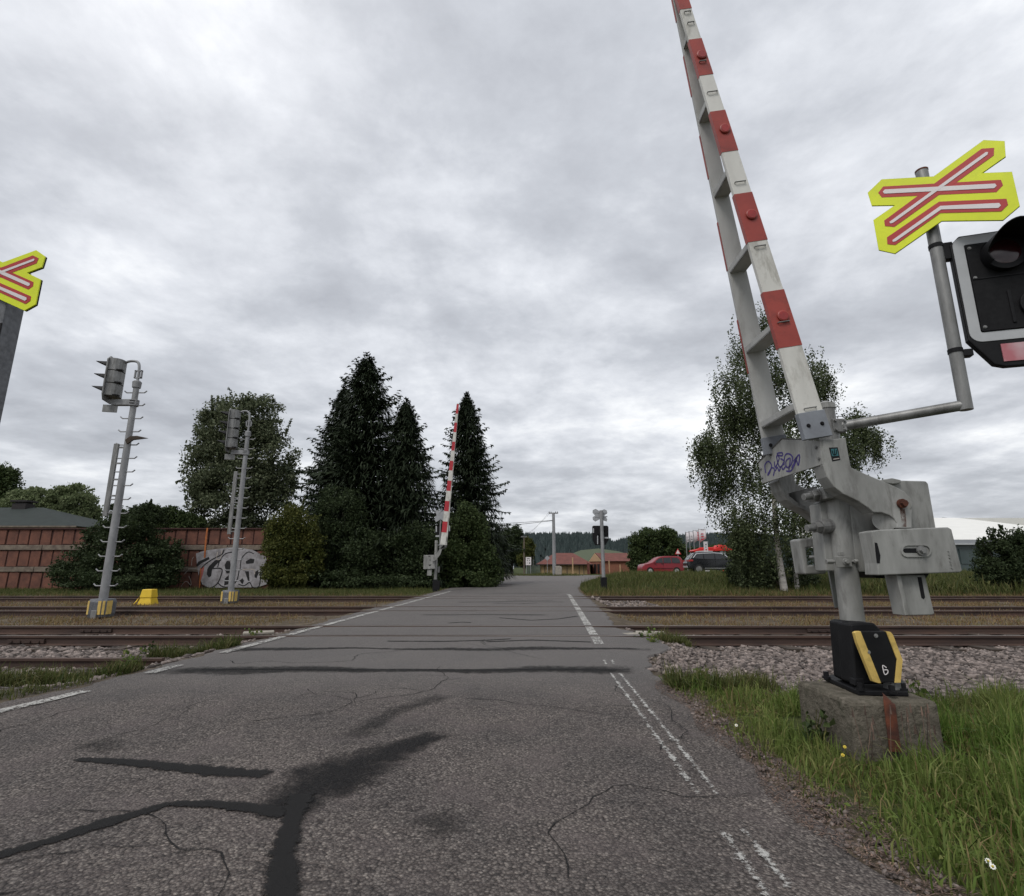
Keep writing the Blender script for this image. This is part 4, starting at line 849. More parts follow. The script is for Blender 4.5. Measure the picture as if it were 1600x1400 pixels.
def roofed_house():
    Y = 36; a = at(-60, 822, Y); b = at(120, 822, Y); r0 = at(-30, 793, Y + 4); r1 = at(68, 793, Y + 4)
    z0 = -0.05; t = Thing('house', 'low house with dark green hipped felt roof behind the wall', 'house', (a.x, Y, z0))
    t.part('wall', box(a.x + 0.4, b.x - 0.5, Y + 0.4, Y + 7.6, z0, a.z), 'yellowwall')
    e = a.z; V = [(a.x, Y, e), (b.x, Y, e), (b.x, Y + 8, e), (a.x, Y + 8, e), (r0.x, Y + 4, r0.z), (r1.x, Y + 4, r1.z)]
    roof = t.part('roof', (V, [(0, 1, 5, 4), (1, 2, 5), (2, 3, 4, 5), (3, 0, 4), (3, 2, 1, 0)]), 'roofd')
    c = at(37, 790, Y + 4); t.part('chimney', join(box(c.x - 0.5, c.x + 0.5, Y + 3.6, Y + 4.4, c.z - 0.5, c.z + 0.12), box(c.x - 0.62, c.x + 0.62, Y + 3.5, Y + 4.5, c.z + 0.24, c.z + 0.36), box(c.x - 0.4, c.x + 0.4, Y + 3.7, Y + 4.3, c.z + 0.10, c.z + 0.26)), 'dark', parent=roof)
    t.part('gutter', box(a.x, b.x, Y - 0.08, Y + 0.02, e - 0.08, e + 0.02), 'band', parent=roof)
roofed_house()

# ------------------------------------------------------------------ near crossing barrier
def z1(X, Y_, d): return at(1150 + X / 3.3333, 580 + Y_ / 3.3333, d)
def z7(X, Y_, d): return at(1240 + X / 5.8333, 960 + Y_ / 5.8333, d)
def bolt(c, axis, r=0.014, h=0.014, n=6):
    c = Vector(c); ax = Vector(axis).normalized()
    return join(tube([c, c + ax * h * 0.3], r * 1.5, 12), tube([c + ax * h * 0.3, c + ax * h], r, n))
PX, PY = 2.41, 4.0
def near_barrier():
    pl = Thing('concrete_plinth', 'weathered mossy concrete block in the grass carrying the near barrier', 'plinth', (2.4, 3.95, -0.05))
    prof = [(2.07, 3.56), (2.61, 3.56), (2.66, 4.20), (2.06, 4.20)]
    V = [(x, y, -0.12) for x, y in prof] + [(x * 0.985 + 0.036, y * 0.985 + 0.06, 0.295) for x, y in prof]
    blk = pl.part('block', (V, [(3, 2, 1, 0), (4, 5, 6, 7), (0, 1, 5, 4), (1, 2, 6, 5), (2, 3, 7, 6), (3, 0, 4, 7)]), 'concrete', bevel=0.025)
    sub = blk.modifiers.new('s', 'SUBSURF'); sub.subdivision_type = 'SIMPLE'; sub.levels = 5; sub.render_levels = 5
    tx = bpy.data.textures.new('chips', 'CLOUDS'); tx.noise_scale = 0.035
    dm = blk.modifiers.new('d', 'DISPLACE'); dm.texture = tx; dm.strength = 0.009; dm.mid_level = 0.5
    pts = [z7(848, 752, 3.60), z7(868, 800, 3.562), z7(880, 900, 3.55), z7(905, 1100, 3.54), z7(925, 1250, 3.53)]
    pl.part('earthing_strap', stroke(smoothpts(pts, 4), 0.068, (0, -1, 0), 0.006), 'rust', label='rusty flat steel strap down the plinth face')
    t = Thing('crossing_barrier', 'large grey near barrier with raised red and white arm at right', 'barrier', (PX, PY, 0.29), 'raised crossing barriers')
    # base casting and black and yellow guard
    bp = [onz(1240 + x / 5.8333, 960 + y / 5.8333, 0.30) for x, y in ((275, 595), (590, 735), (1050, 745), (1010, 640), (560, 560))]
    base = t.part('base_plate', extrude([Vector((p.x, p.y, 0.297)) for p in bp], (0, 0, 0.03)), 'black', bevel=0.006)
    for x, y in ((300, 580), (610, 690), (900, 715), (1000, 690)):
        p = onz(1240 + x / 5.8333, 960 + y / 5.8333, 0.327); t.part('anchor_bolt', bolt((p.x, p.y, 0.326), (0, 0, 1), 0.018, 0.045), 'black', parent=base)
    cast = t.part('base_casting', join(extrude([z7(440, 75, 3.90), z7(480, 60, 3.90), z7(640, 70, 3.90), z7(660, 600, 3.90), z7(560, 640, 3.90), z7(485, 600, 3.90)], (0, 0.16, 0)),
        extrude([z7(520, 90, 3.80), z7(640, 75, 3.80), z7(740, 80, 3.80), z7(795, 135, 3.80), z7(960, 560, 3.80), z7(960, 640, 3.80), z7(560, 640, 3.80)], (0, 0.16, 0))), 'black', bevel=0.012)
    g = [(560, 165), (600, 155), (850, 155), (905, 185), (992, 415), (976, 620), (800, 626), (728, 614), (588, 265)]
    gd = t.part('guard_plate', extrude([z7(*q, 3.70) for q in g], (0, 0.035, 0)), 'black', bevel=0.006)
    for q in ([(556, 168), (578, 156), (612, 154), (800, 628), (775, 628), (724, 612), (585, 268)], [(844, 154), (885, 160), (908, 186), (996, 416), (978, 624), (924, 624), (944, 412)]):
        t.part('guard_stripe', extrude([z7(*p, 3.694) for p in q], (0, 0.03, 0)), 'yellowp', parent=gd, bevel=0.002)
    t.part('painted_mark', stroke(smoothpts([z7(*p, 3.698) for p in ((846, 486), (812, 464), (818, 512), (832, 548), (856, 534), (856, 506), (822, 506))], 4), 0.0055, (0, -1, 0), 0.001), 'signwhite', parent=gd, label='white hand painted figure')
    for x, y in ((750, 195), (682, 345)): t.part('guard_bolt', bolt(z7(x, y, 3.698), (0, -1, 0), 0.009, 0.008), 'greyd', parent=gd)
    t.part('clamp', extrude([z7(890, 630, 3.72), z7(985, 625, 3.72), z7(1000, 690, 3.72), z7(890, 700, 3.72)], (0, 0.08, 0)), 'greyd', bevel=0.004); t.part('clamp', extrude([z7(560, 590, 3.78), z7(640, 585, 3.78), z7(650, 660, 3.78), z7(560, 650, 3.78)], (0, 0.06, 0)), 'black', bevel=0.004)
    # pole
    t.part('pole', tube([(PX, PY, 0.55), (PX, PY, 0.72)], 0.086, 28), 'black', smooth=True)
    t.part('pole', tube([(PX, PY, 0.70), (PX, PY, 1.70)], 0.077, 32), 'grey', smooth=True)
    up = t.part('upper_pole', tube([(PX + .005, PY, 1.65), (PX + .005, PY, 2.30)], 0.060, 28), 'greyd', smooth=True)
    t.part('pole_cap', join(tube([(PX + .005, PY, 2.285), (PX + .005, PY, 2.325)], 0.066, 28), tube([(PX + .005, PY, 2.325), (PX + .005, PY, 2.347)], [0.062, 0.02], 28)), 'grey', parent=up, smooth=True)
    # front lever, back lever, cross plate
    lev = [(437, 362), (572, 346), (584, 420), (600, 500), (640, 520), (700, 545), (765, 572), (830, 600), (880, 628), (910, 660), (922, 700), (916, 760), (918, 818), (836, 818), (838, 792), (826, 770), (800, 750), (760, 736), (716, 735), (690, 712), (640, 678), (560, 640), (510, 602), (474, 550), (452, 490)]
    fl = t.part('lever', extrude([z1(*q, 3.74) for q in lev], (0, 0.035, 0)), 'grey', bevel=0.006)
    rim = [(452, 490), (474, 550), (510, 602), (560, 640), (640, 678), (690, 712), (716, 735)]
    t.part('lever_flange', extrude([z1(*q, 3.742) for q in rim] + [z1(x + 5, y - 9, 3.742) for x, y in reversed(rim)], (0, 0.13, 0)), 'grey', parent=fl, bevel=0.003)
    bl = [z1(*q, 3.74) for q in lev]
    t.part('lever', extrude([Vector((p.x, 4.50, p.z)) for p in bl], (0, 0.035, 0)), 'grey', bevel=0.006)
    rb = [z1(*q, 3.74) for q in rim]
    t.part('lever_flange', extrude([Vector((p.x - .012, 4.37, p.z - .012)) for p in rb] + [Vector((p.x + .008, 4.37, p.z + .016)) for p in reversed(rb)], (0, 0.165, 0)), 'grey', bevel=0.003)
    t.part('lever_rib', extrude([Vector((z1(560, 560, 3.74).x, 4.1, z1(560, 560, 3.74).z)), Vector((z1(570, 640, 3.74).x, 4.1, z1(570, 640, 3.74).z)), Vector((z1(575, 640, 3.74).x, 4.52, z1(570, 640, 3.74).z)), Vector((z1(560, 560, 3.74).x, 4.52, z1(560, 560, 3.74).z))], (0.012, 0, 0)), 'greyd')
    # cross plate (with the marker tag) from the front lever back to the rear lever
    A = z1(443, 420, 3.74); B = z1(122, 470, 4.50); tn = Vector((B.x - A.x, B.y - A.y, 0)); ln = tn.length; tn.normalize(); nr = Vector((tn.y, -tn.x, 0))
    if nr.dot(Vector((-1, -1, 0))) < 0: nr = -nr
    phi = math.atan2(-(A.y - B.y), (A.x - B.x))
    def yk(X, Y_, d=0.0): return onplane(1150 + X / 3.3333, 580 + Y_ / 3.3333, (A.x + nr.x * d, A.y + nr.y * d), phi)
    yp = [(240, 355), (437, 362), (452, 485), (135, 586), (116, 480)]
    yo = t.part('cross_plate', extrude([yk(*q) for q in yp], -nr * 0.012), 'grey', bevel=0.003)
    top = [yk(116, 478), yk(240, 353), yk(437, 360)]
    hood_v = top + [p - nr * 0.16 for p in top]; hood_v += [p + Vector((0, 0, 0.008)) + nr * 0.006 for p in top] + [p - nr * 0.16 + Vector((0, 0, 0.008)) for p in top]
    t.part('cover_sheet', (hood_v, [(0, 1, 4, 3), (1, 2, 5, 4), (6, 9, 10, 7), (7, 10, 11, 8), (0, 6, 7, 1), (1, 7, 8, 2), (3, 4, 10, 9), (4, 5, 11, 10), (0, 3, 9, 6), (2, 8, 11, 5)]), 'greyd', parent=yo)
    for x, y in ((418, 397), (433, 455), (130, 510), (137, 555)): t.part('bolt', bolt(yk(x, y, 0.0), nr, 0.009, 0.01), 'greyd', parent=yo)
    tagp = [[(155, 530), (150, 490), (168, 470), (185, 490), (175, 530), (165, 540), (185, 505), (200, 510), (195, 545)], [(200, 470), (205, 500), (225, 455), (215, 430), (240, 425), (240, 440), (212, 442), (228, 500), (250, 470), (232, 455)],
            [(205, 520), (215, 500), (225, 520), (235, 495), (245, 512), (262, 490)], [(250, 490), (255, 440), (275, 430), (295, 450), (285, 490), (265, 500), (260, 470), (282, 455), (275, 515)], [(262, 520), (290, 515), (318, 450), (300, 470), (330, 435), (325, 490), (312, 465), (290, 505)]]
    for s_ in tagp: t.part('marker_tag', stroke(smoothpts([yk(*q, 0.0005) for q in s_], 5), 0.0125, nr, 0.0012), 'purple', parent=yo, label='purple marker pen tag')
    # sticker
    sk = t.part('sticker', extrude([z1(*q, 3.7385) for q in ((484, 398), (530, 396), (544, 462), (502, 470))], (0, 0.003, 0)), 'black', parent=fl)
    for q in ([(494, 405), (526, 403), (535, 440), (500, 443)],): t.part('sticker_print', extrude([z1(*p, 3.737) for p in q], (0, 0.002, 0)), 'teal', parent=sk)
    for q in ([(512, 406), (514, 438)], [(500, 412), (506, 432), (514, 436), (522, 430), (524, 410)]): t.part('emblem', stroke(smoothpts([z1(*p, 3.736) for p in q], 3), 0.005, (0, -1, 0), 0.0008), 'blackm', parent=sk)
    t.part('sticker_text', extrude([z1(*p, 3.737) for p in ((506, 456), (538, 451), (539, 456), (507, 461))], (0, 0.001, 0)), 'whitespray', parent=sk)
    # pivot bolt with rust streak
    pv = z1(860, 690, 3.735); t.part('pivot_bolt', join(tube([pv, pv - Vector((0, 0.02, 0))], 0.032, 20), tube([pv - Vector((0, 0.02, 0)), pv - Vector((0, 0.045, 0))], 0.022, 6)), 'rust', label='rusty pivot bolt')
    t.part('rust_streak', stroke([z1(866, 715, 3.7385), z1(872, 760, 3.7385), z1(875, 810, 3.7385)], 0.034, (0, -1, 0), 0.0012), bpy.data.materials.get('rust_run') or worn_mat('rust_run', (0.14, 0.06, 0.04), 14, 0.36, 0.75, strength=0.6))
    # drive housing behind the lever
    hs = [(585, 640), (690, 690), (700, 600), (765, 566), (990, 572), (1002, 585), (1042, 815), (1085, 1030), (1070, 1045), (645, 1046), (622, 1000)]
    dh = t.part('drive_housing', extrude([z1(*q, 3.93) for q in hs], (0, 0.34, 0)), 'grey', bevel=0.008)
    t.part('housing_lid', extrude([z1(*q, 3.90) for q in ((755, 566), (815, 556), (860, 566), (862, 582), (820, 588), (760, 580))], (0, 0.3, 0)), 'grey', parent=dh, bevel=0.006)
    t.part('housing_underside', extrude([z1(*q, 3.97) for q in ((650, 1046), (1010, 1046), (990, 1078), (740, 1078))], (0, 0.26, 0)), 'blackm', parent=dh)
    t.part('drive_hub', join(tube([z1(775, 775, 3.78), z1(775, 775, 3.95)], [0.075, 0.085], 24), tube([z1(860, 690, 3.76), z1(860, 690, 3.95)], 0.06, 20)), 'grey', smooth=True)
    # front counterweight with adjusting slot
    cw = [(704, 834), (742, 826), (1105, 812), (1124, 822), (1180, 1040), (1168, 1048), (742, 1063), (738, 1000), (716, 890)]
    w_ = t.part('counterweight', extrude([z1(*q, 3.60) for q in cw], (0, 0.14, 0)), 'grey', bevel=0.007)
    def rr(x0, x1, y0, y1, n=7, sh=0):
        o_ = []; r = (y1 - y0) / 2; cy = (y0 + y1) / 2
        for k in range(n): a = math.pi / 2 + math.pi * k / (n - 1); o_.append((x0 + r + r * math.cos(a), cy - r * math.sin(a)))
        for k in range(n): a = -math.pi / 2 + math.pi * k / (n - 1); o_.append((x1 - r + r * math.cos(a), cy - r * math.sin(a)))
        return o_
    outer = rr(860, 1020, 902, 968); inner = rr(868, 1010, 908, 962); no = len(outer)
    V = [z1(*q, 3.592) for q in outer] + [z1(*q, 3.592) for q in inner] + [z1(*q, 3.602) for q in outer] + [z1(*q, 3.602) for q in inner]
    ring = []
    for i in range(no):
        j = (i + 1) % no; ring += [(i, j, no + j, no + i), (j, i, 2 * no + i, 2 * no + j), (no + i, no + j, 3 * no + j, 3 * no + i)]
    t.part('slot_rim', (V, ring), 'grey', parent=w_)
    t.part('slot', extrude([z1(*q, 3.5985) for q in rr(872, 985, 922, 946)], (0, 0.004, 0)), 'blackm', parent=w_)
    sb = z1(962, 934, 3.598); t.part('slot_bolt', join(tube([sb, sb - Vector((0, 0.012, 0))], 0.030, 18), tube([sb - Vector((0, 0.012, 0)), sb - Vector((0, 0.034, 0))], 0.019, 6)), 'greyd', parent=w_)
    t.part('side_slot', extrude([z1(*q, 3.5985) for q in ((722, 892), (736, 895), (752, 960), (750, 1000), (735, 1000))], (0, 0.004, 0)), 'blackm', parent=w_)
    for i, (x, y) in enumerate(((1104, 938), (1107, 955), (1111, 972), (1113, 990), (1117, 1006), (1122, 1024))):
        t.part('cast_mark', stroke([z1(x - 4, y, 3.599), z1(x + 5, y + (i % 2) * 3, 3.599), z1(x + 4, y + 8, 3.599)], 0.003, (0, -1, 0), 0.003), 'grey', parent=w_)
    ch = [(836, 1062), (985, 1060), (1035, 1264), (1020, 1270), (882, 1273)]
    c_ = t.part('weight_bracket', extrude([z1(*q, 3.66) for q in ch], (0, 0.05, 0)), 'grey', bevel=0.006)
    t.part('bracket_flange', extrude([z1(*q, 3.63) for q in ((836, 1062), (858, 1062), (905, 1270), (882, 1273))], (0, 0.12, 0)), 'grey', parent=c_, bevel=0.004)
    t.part('bracket_slot', extrude([z1(*q, 3.6585) for q in ((945, 1072), (966, 1072), (985, 1178), (978, 1188), (966, 1180))], (0, 0.004, 0)), 'blackm', parent=c_)
    # rear counterweight seen left of the pole, rear strap
    rw = [(328, 878), (345, 872), (412, 868), (418, 912), (366, 922), (376, 1012), (468, 1008), (472, 1056), (360, 1058)]
    r_ = t.part('rear_counterweight', extrude([z1(*q, 4.42) for q in rw], (0, 0.16, 0)), 'grey', bevel=0.012)
    t.part('weight_screw', join(tube([z1(385, 968, 4.40), z1(470, 968, 4.3)], 0.014, 10), tube([z1(430, 935, 4.36), z1(436, 1000, 4.36)], 0.03, 12), extrude([z1(*q, 4.40) for q in ((415, 880), (445, 880), (455, 1010), (425, 1010))], (0, 0.05, 0))), 'greyd', parent=r_)
    t.part('rear_strap', extrude([z1(*q, 4.30) for q in ((484, 1040), (520, 1040), (546, 1228), (520, 1232))], (0, 0.02, 0)), 'greyd')
    # horizontal adjusting shafts and clamps on the pole
    for (xa, ya, xb, yb) in ((352, 656, 470, 640), (368, 818, 490, 805)):
        a, b = z1(xa, ya, 3.96), z1(xb, yb, 4.0); d = (b - a)
        t.part('adjusting_shaft', join(tube([a, b], 0.025, 16), tube([a + d * .32, a + d * .55], 0.042, 6), tube([a + d * .55, b], 0.05, 16)), 'greyd', smooth=False, bevel=0.002)
    t.part('shaft_bracket', join(extrude([z1(*q, 3.90) for q in ((455, 610), (520, 600), (530, 660), (470, 665))], (0, 0.2, 0)), extrude([z1(*q, 4.02) for q in ((436, 690), (485, 665), (520, 1040), (472, 1040))], (0, 0.15, 0))), 'grey', bevel=0.006)
    t.part('pole_clamp', join(extrude([z1(*q, 3.90) for q in ((518, 965), (598, 962), (608, 1018), (526, 1022))], (0, 0.02, 0)), tube([z1(468, 992, 3.92), z1(632, 990, 3.92)], 0.010, 10), bolt(z1(570, 992, 3.90), (0, -1, 0), 0.016, 0.03), tube([z1(470, 992, 3.915), z1(505, 992, 3.915)], 0.02, 6), tube([z1(615, 990, 3.915), z1(632, 990, 3.915)], 0.018, 6), extrude([z1(*q, 3.905) for q in ((535, 940), (560, 940), (562, 962), (537, 962))], (0, 0.02, 0))), 'grey', bevel=0.003)
    # ---- the raised arm: two tapering boards joined by spacer plates, leaning a little towards the road
    a0 = Vector((2.140, 0, 2.155)); a1 = Vector((1.455, 0, 6.32)); ax = (a1 - a0).normalized(); sd_ = Vector((ax.z, 0, -ax.x))
    L = (a1 - a0).length
    def Yf(s): return 3.72 + 0.10 * s / L
    def Yb(s): return 4.30 - 0.45 * s / L
    def hw(s): return 0.092 - 0.046 * s / L
    def board(s0, s1, Yfun, dy, th, grow=0.0, off=0.0):
        V = []
        for s in (s0, s1):
            c = a0 + ax * s; h = hw(s) + grow
            for e_, yy in ((-1, 0), (1, 0), (1, th), (-1, th)): V.append(c + sd_ * (h * e_ + off) + Vector((0, Yfun(s) + dy + yy, 0)))
        return V, [(3, 2, 1, 0), (4, 5, 6, 7), (0, 1, 5, 4), (1, 2, 6, 5), (2, 3, 7, 6), (3, 0, 4, 7)]
    fb = t.part('front_board', board(0, L, Yf, 0, 0.035), 'white', bevel=0.003)
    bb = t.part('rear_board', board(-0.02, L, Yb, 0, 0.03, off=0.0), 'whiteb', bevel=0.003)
    zs = [2.686, 3.142, 3.571, 4.002, 4.398, 4.797, 5.167, 5.551, 5.886, 6.30]
    S = [(z - a0.z) / ax.z for z in zs]
    for k in range(0, 10, 2):
        t.part('red_band', board(S[k], S[k + 1], Yf, -0.0025, 0.0405, 0.0025), 'red', parent=fb)
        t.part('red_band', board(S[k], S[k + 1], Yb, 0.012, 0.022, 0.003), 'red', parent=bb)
        s = S[k] + (S[k + 1] - S[k]) * 0.53; c = a0 + ax * s + sd_ * 0.01 + Vector((0, Yf(s) - 0.003, 0))
        rf = t.part('reflector', join(tube([c, c - Vector((0, 0.012, 0))], 0.043, 24), tube([c - Vector((0, .012, 0)), c - Vector((0, .016, 0))], [0.043, 0.038], 24)), 'red', parent=fb, smooth=True)
        t.part('reflector_lens', tube([c - Vector((0, .0155, 0)), c - Vector((0, .0175, 0))], 0.034, 24), 'reflector', parent=fb)
    def handle(s, w=0.045):
        c = a0 + ax * s + Vector((0, Yf(s) - 0.004, 0)); return tube([c - sd_ * w, c - sd_ * w - Vector((0, .012, 0)), c + sd_ * w - Vector((0, .012, 0)), c + sd_ * w], 0.005, 6)
    for zz in (2.21, 2.88 + 0.0, 3.52, 4.10, 4.98, 5.30, 5.72, 5.84):
        t.part('slot_clip', handle((zz - a0.z) / ax.z, 0.042 if zz < 5 else 0.028), 'greyd', parent=fb)
    for (px, py) in ((1215, 662), (1190, 548), (1160, 430), (1138, 322), (1113, 218), (1098, 118)):
        zz = at(px, py, 4.2).z; s = max(0.02, (zz - a0.z) / ax.z); c = a0 + ax * s; h = hw(s) * 0.9
        V = [c - sd_ * h + Vector((0, Yf(s) + .03, 0)), c + sd_ * h + Vector((0, Yf(s) + .03, 0)), c + sd_ * h + Vector((0, Yb(s) + .004, 0)), c - sd_ * h + Vector((0, Yb(s) + .004, 0))]
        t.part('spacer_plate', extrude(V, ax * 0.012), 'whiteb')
        V2 = [c - sd_ * h + Vector((0, Yf(s) + .03, 0)), c - sd_ * h + Vector((0, Yb(s) + .004, 0)), c - sd_ * h + Vector((0, Yb(s) + .004, 0)) + ax * .05, c - sd_ * h + Vector((0, Yf(s) + .03, 0)) + ax * .05]
        t.part('spacer_flange', extrude(V2, sd_ * 0.006), 'whiteb')
    # blue grey feet bolting the boards to the levers
    f1 = t.part('arm_bracket', board(-0.165, 0.03, Yf, -0.008, 0.05, 0.006), 'bluegrey', bevel=0.003)
    t.part('bracket_bolt', join(*[bolt(a0 + ax * -0.07 + sd_ * e_ * 0.05 + Vector((0, Yf(0) - .008, 0)), (0, -1, 0), 0.010, 0.012) for e_ in (-1, 1)]), 'blackm', parent=f1)
    f2 = t.part('arm_bracket', board(-0.15, -0.01, Yb, -0.008, 0.046, 0.006), 'bluegrey', bevel=0.003)
    t.part('bracket_bolt', join(*[bolt(a0 + ax * -0.08 + sd_ * e_ * 0.05 + Vector((0, Yb(0) - .008, 0)), (0, -1, 0), 0.010, 0.012) for e_ in (-1, 1)]), 'blackm', parent=f2)
near_barrier()

# ------------------------------------------------------------------ warning crosses and the red light unit
def zs3(X, Y_): return (1330 + X / 3.044, 200 + Y_ / 3.044)
S_R, PHI = (3.03, 3.47), R(42)
NR = Vector((-math.sin(PHI), -math.cos(PHI), 0)); TR = Vector((math.cos(PHI), -math.sin(PHI), 0))
def sp(X, Y_, d=0.0): return onplane(*zs3(X, Y_), (S_R[0] + NR.x * d, S_R[1] + NR.y * d), PHI)
OUT = [(78, 308), (145, 244), (392, 230), (630, 57), (730, 62), (735, 135), (622, 214), (765, 208), (802, 370), (722, 438), (430, 442), (208, 597), (130, 580), (105, 438), (208, 367), (97, 369)]
BANDS = [[(128, 308), (152, 278), (712, 246), (722, 272), (690, 305), (146, 330)], [(157, 440), (620, 98), (680, 94), (678, 130), (205, 470), (160, 466)], [(170, 520), (418, 350), (738, 336), (746, 364), (714, 396), (424, 404), (210, 556), (172, 552)]]
WHITES = [[(150, 303), (160, 292), (684, 264), (692, 274), (680, 286), (158, 312)], [(182, 446), (640, 114), (652, 114), (648, 126), (200, 450), (186, 454)], [(196, 533), (424, 370), (704, 356), (712, 368), (700, 380), (428, 387), (212, 538), (198, 542)]]
def warning_cross(name, label, mp, nr, post=None, group='warning crosses'):
    c = mp(430, 300, 0); t = Thing(name, label, 'sign', (c.x, c.y, c.z), group)
    bd = t.part('board', extrude([mp(*q, 0.0) for q in OUT], -nr * 0.012), 'fluo', bevel=0.0015)
    t.part('board_edge', extrude([mp(*q, -0.013) for q in OUT], -nr * 0.014), 'blackm', parent=bd)
    order = (0, 1, 2)
    for k, q in enumerate(BANDS): t.part('red_band', extrude([mp(*p, 0.0016 + 0.0006 * k) for p in q], -nr * 0.0016), 'signred', parent=bd)
    for k, q in enumerate(WHITES): t.part('white_stripe', extrude([mp(*p, 0.0046 + 0.0006 * k) for p in q], -nr * 0.0016), 'signwhite', parent=bd)
    return t
warning_cross('warning_cross', 'yellow crossing sign with red and white bars above the red light unit', sp, NR)
def right_mast():
    t = Thing('signal_bracket', 'bent grey steel pipe holding the right crossing sign and red light', 'bracket', (PX, PY, 2.1))
    elbow = onplane(1530, 625, S_R, PHI); elbow = Vector((S_R[0] - NR.x * 0.08, S_R[1] - NR.y * 0.08, elbow.z))
    e0 = Vector((PX + 0.05, PY, at(1305, 668, 4.0).z))
    top = onplane(1457, 262, (elbow.x, elbow.y), PHI)
    t.part('arm', tube([e0, elbow], 0.036, 20), 'greyd', smooth=True)
    t.part('post', tube([elbow - Vector((0, 0, 0.036)), Vector((elbow.x, elbow.y, top.z))], 0.040, 24), 'greyd', smooth=True)
    t.part('post_cap', tube([Vector((elbow.x, elbow.y, top.z)), Vector((elbow.x, elbow.y, top.z + 0.012))], 0.042, 24), 'rust', smooth=True)
    d = (elbow - e0).normalized()
    t.part('collar', join(tube([e0 + d * 0.02, e0 + d * 0.07], 0.052, 16), frame_box(e0 - Vector((0.0, 0.06, 0)), (1, 0, 0), (0, 1, 0), (0, 0, 1), 0.10, 0.03, 0.10), *[bolt(e0 + Vector((dx, -0.075, dz)), (0, -1, 0), 0.010, 0.016) for dx in (-.035, .035) for dz in (-.035, .035)], tube([(PX + .005, PY, 2.03), (PX + .005, PY, 2.10)], 0.068, 24)), 'greyd', bevel=0.002)
    for z in (2.55, 3.36):
        t.part('band_clamp', tube([(elbow.x, elbow.y, z), (elbow.x, elbow.y, z + 0.03)], 0.044, 20), 'blackm')
    return elbow, top
ELB, TOPP = right_mast()
def light_unit(name, label, mp, nr, tr_, group='red light units'):
    """rounded black backing board with pale border, hooded lamps; mp maps zoom pixels of the board plane"""
    c0 = mp(830, 760, 0.03)
    def loc(u, v, d=0.0): return c0 + tr_ * u + Vector((0, 0, v)) + nr * d
    t = Thing(name, label, 'signal', tuple(c0), group)
    W, H = 0.40, 0.40
    def rrect(w, h, r, dz=0, n=6):
        o_ = []
        for cx, cz, a0_ in ((w - r, h - r, 0), (-w + r, h - r, 90), (-w + r, -h + r, 180), (w - r, -h + r, 270)):
            for k in range(n + 1): a = R(a0_ + 90 * k / n); o_.append((cx + r * math.cos(a), cz + r * math.sin(a) + dz))
        return o_
    low = [(W + .012, H - .05), (W - .05, H + .012), (-W + .05, H + .012), (-W - .012, H - .05), (-W - .012, -H + .02), (-W + .11, -H - .17), (-W + .17, -H - .19), (W - .17, -H - .19), (W - .11, -H - .17), (W + .012, -H + .02)]
    bk = t.part('backing_board', extrude([loc(u, v) for u, v in low], -nr * 0.05), 'black', bevel=0.008)
    o1 = rrect(W, H, 0.07); i1 = rrect(W - .065, H - .065, 0.012); n = len(o1)
    V = [loc(u, v, .004) for u, v in o1] + [loc(u, v, .004) for u, v in i1] + [loc(u, v, -.002) for u, v in o1] + [loc(u, v, -.002) for u, v in i1]; Fs = []
    for i in range(n):
        j = (i + 1) % n; Fs += [(i, n + i, n + j, j), (i, j, 2 * n + j, 2 * n + i), (n + i, 3 * n + i, 3 * n + j, n + j)]
    t.part('white_border', (V, Fs), 'borderw', parent=bk)
    t.part('front_panel', extrude([loc(u, v, .012) for u, v in rrect(W - .07, H - .07, .01)], -nr * 0.014), 'blackm', parent=bk, bevel=0.003)
    t.part('panel_seam', join(frame_box(loc(0, 0.06, .014), tr_, nr, (0, 0, 1), 2 * W - .15, .006, .008)), 'black', parent=bk)
    for u in (-0.135, 0.135):
        hc = loc(u, 0.215, 0.012); hd = t.part('lamp', tube([hc, hc + nr * 0.05], 0.125, 28), 'black', smooth=True)
        t.part('lens', tube([hc + nr * .045, hc + nr * .056], [0.105, 0.07], 28), 'lens', parent=hd, smooth=True)
        # hood: upper shell of a cylinder, longer at the top
        V = []; Fs = []; m_ = 25
        for r_ in (0.125, 0.118):
            for k in range(m_):
                a = R(-38 + 256 * k / (m_ - 1)); ex = 0.10 + 0.17 * max(0, math.sin(a)) ** 0.8
                p = hc + tr_ * (math.cos(a) * r_) + Vector((0, 0, math.sin(a) * r_)); V += [p + nr * .03, p + nr * ex]
        for k in range(m_ - 1):
            a_, b_ = 2 * k, 2 * k + 2; Fs += [(a_, a_ + 1, b_ + 1, b_), (2 * m_ + a_, 2 * m_ + b_, 2 * m_ + b_ + 1, 2 * m_ + a_ + 1), (a_ + 1, 2 * m_ + a_ + 1, 2 * m_ + b_ + 1, b_ + 1)]
        t.part('hood', (V, Fs), 'black', parent=hd, smooth=True)
    t.part('lower_lamp_cover', join(tube([loc(0, -0.17, .012), loc(0, -0.17, .035)], 0.10, 24), frame_box(loc(-.14, -.17, .014), tr_, nr, (0, 0, 1), .02, .012, .24)), 'black', bevel=0.003)
    for u, v in ((-.31, .30), (-.31, .07), (.31, .30), (.31, .07), (-.31, -.3), (.31, -.3)): t.part('screw', bolt(loc(u, v, .012), nr, .008, .008), 'greyd')
    t.part('number_label', extrude([loc(u, v, .006) for u, v in ((-.24, -H - .03), (.24, -H - .03), (.24, -H - .155), (-.24, -H - .155))], -nr * 0.007), 'label', parent=bk, label='pale pink red blurred label')
    return t, loc
PU = R(17); NU = Vector((-math.sin(PU), -math.cos(PU), 0)); TU = Vector((math.cos(PU), -math.sin(PU), 0))
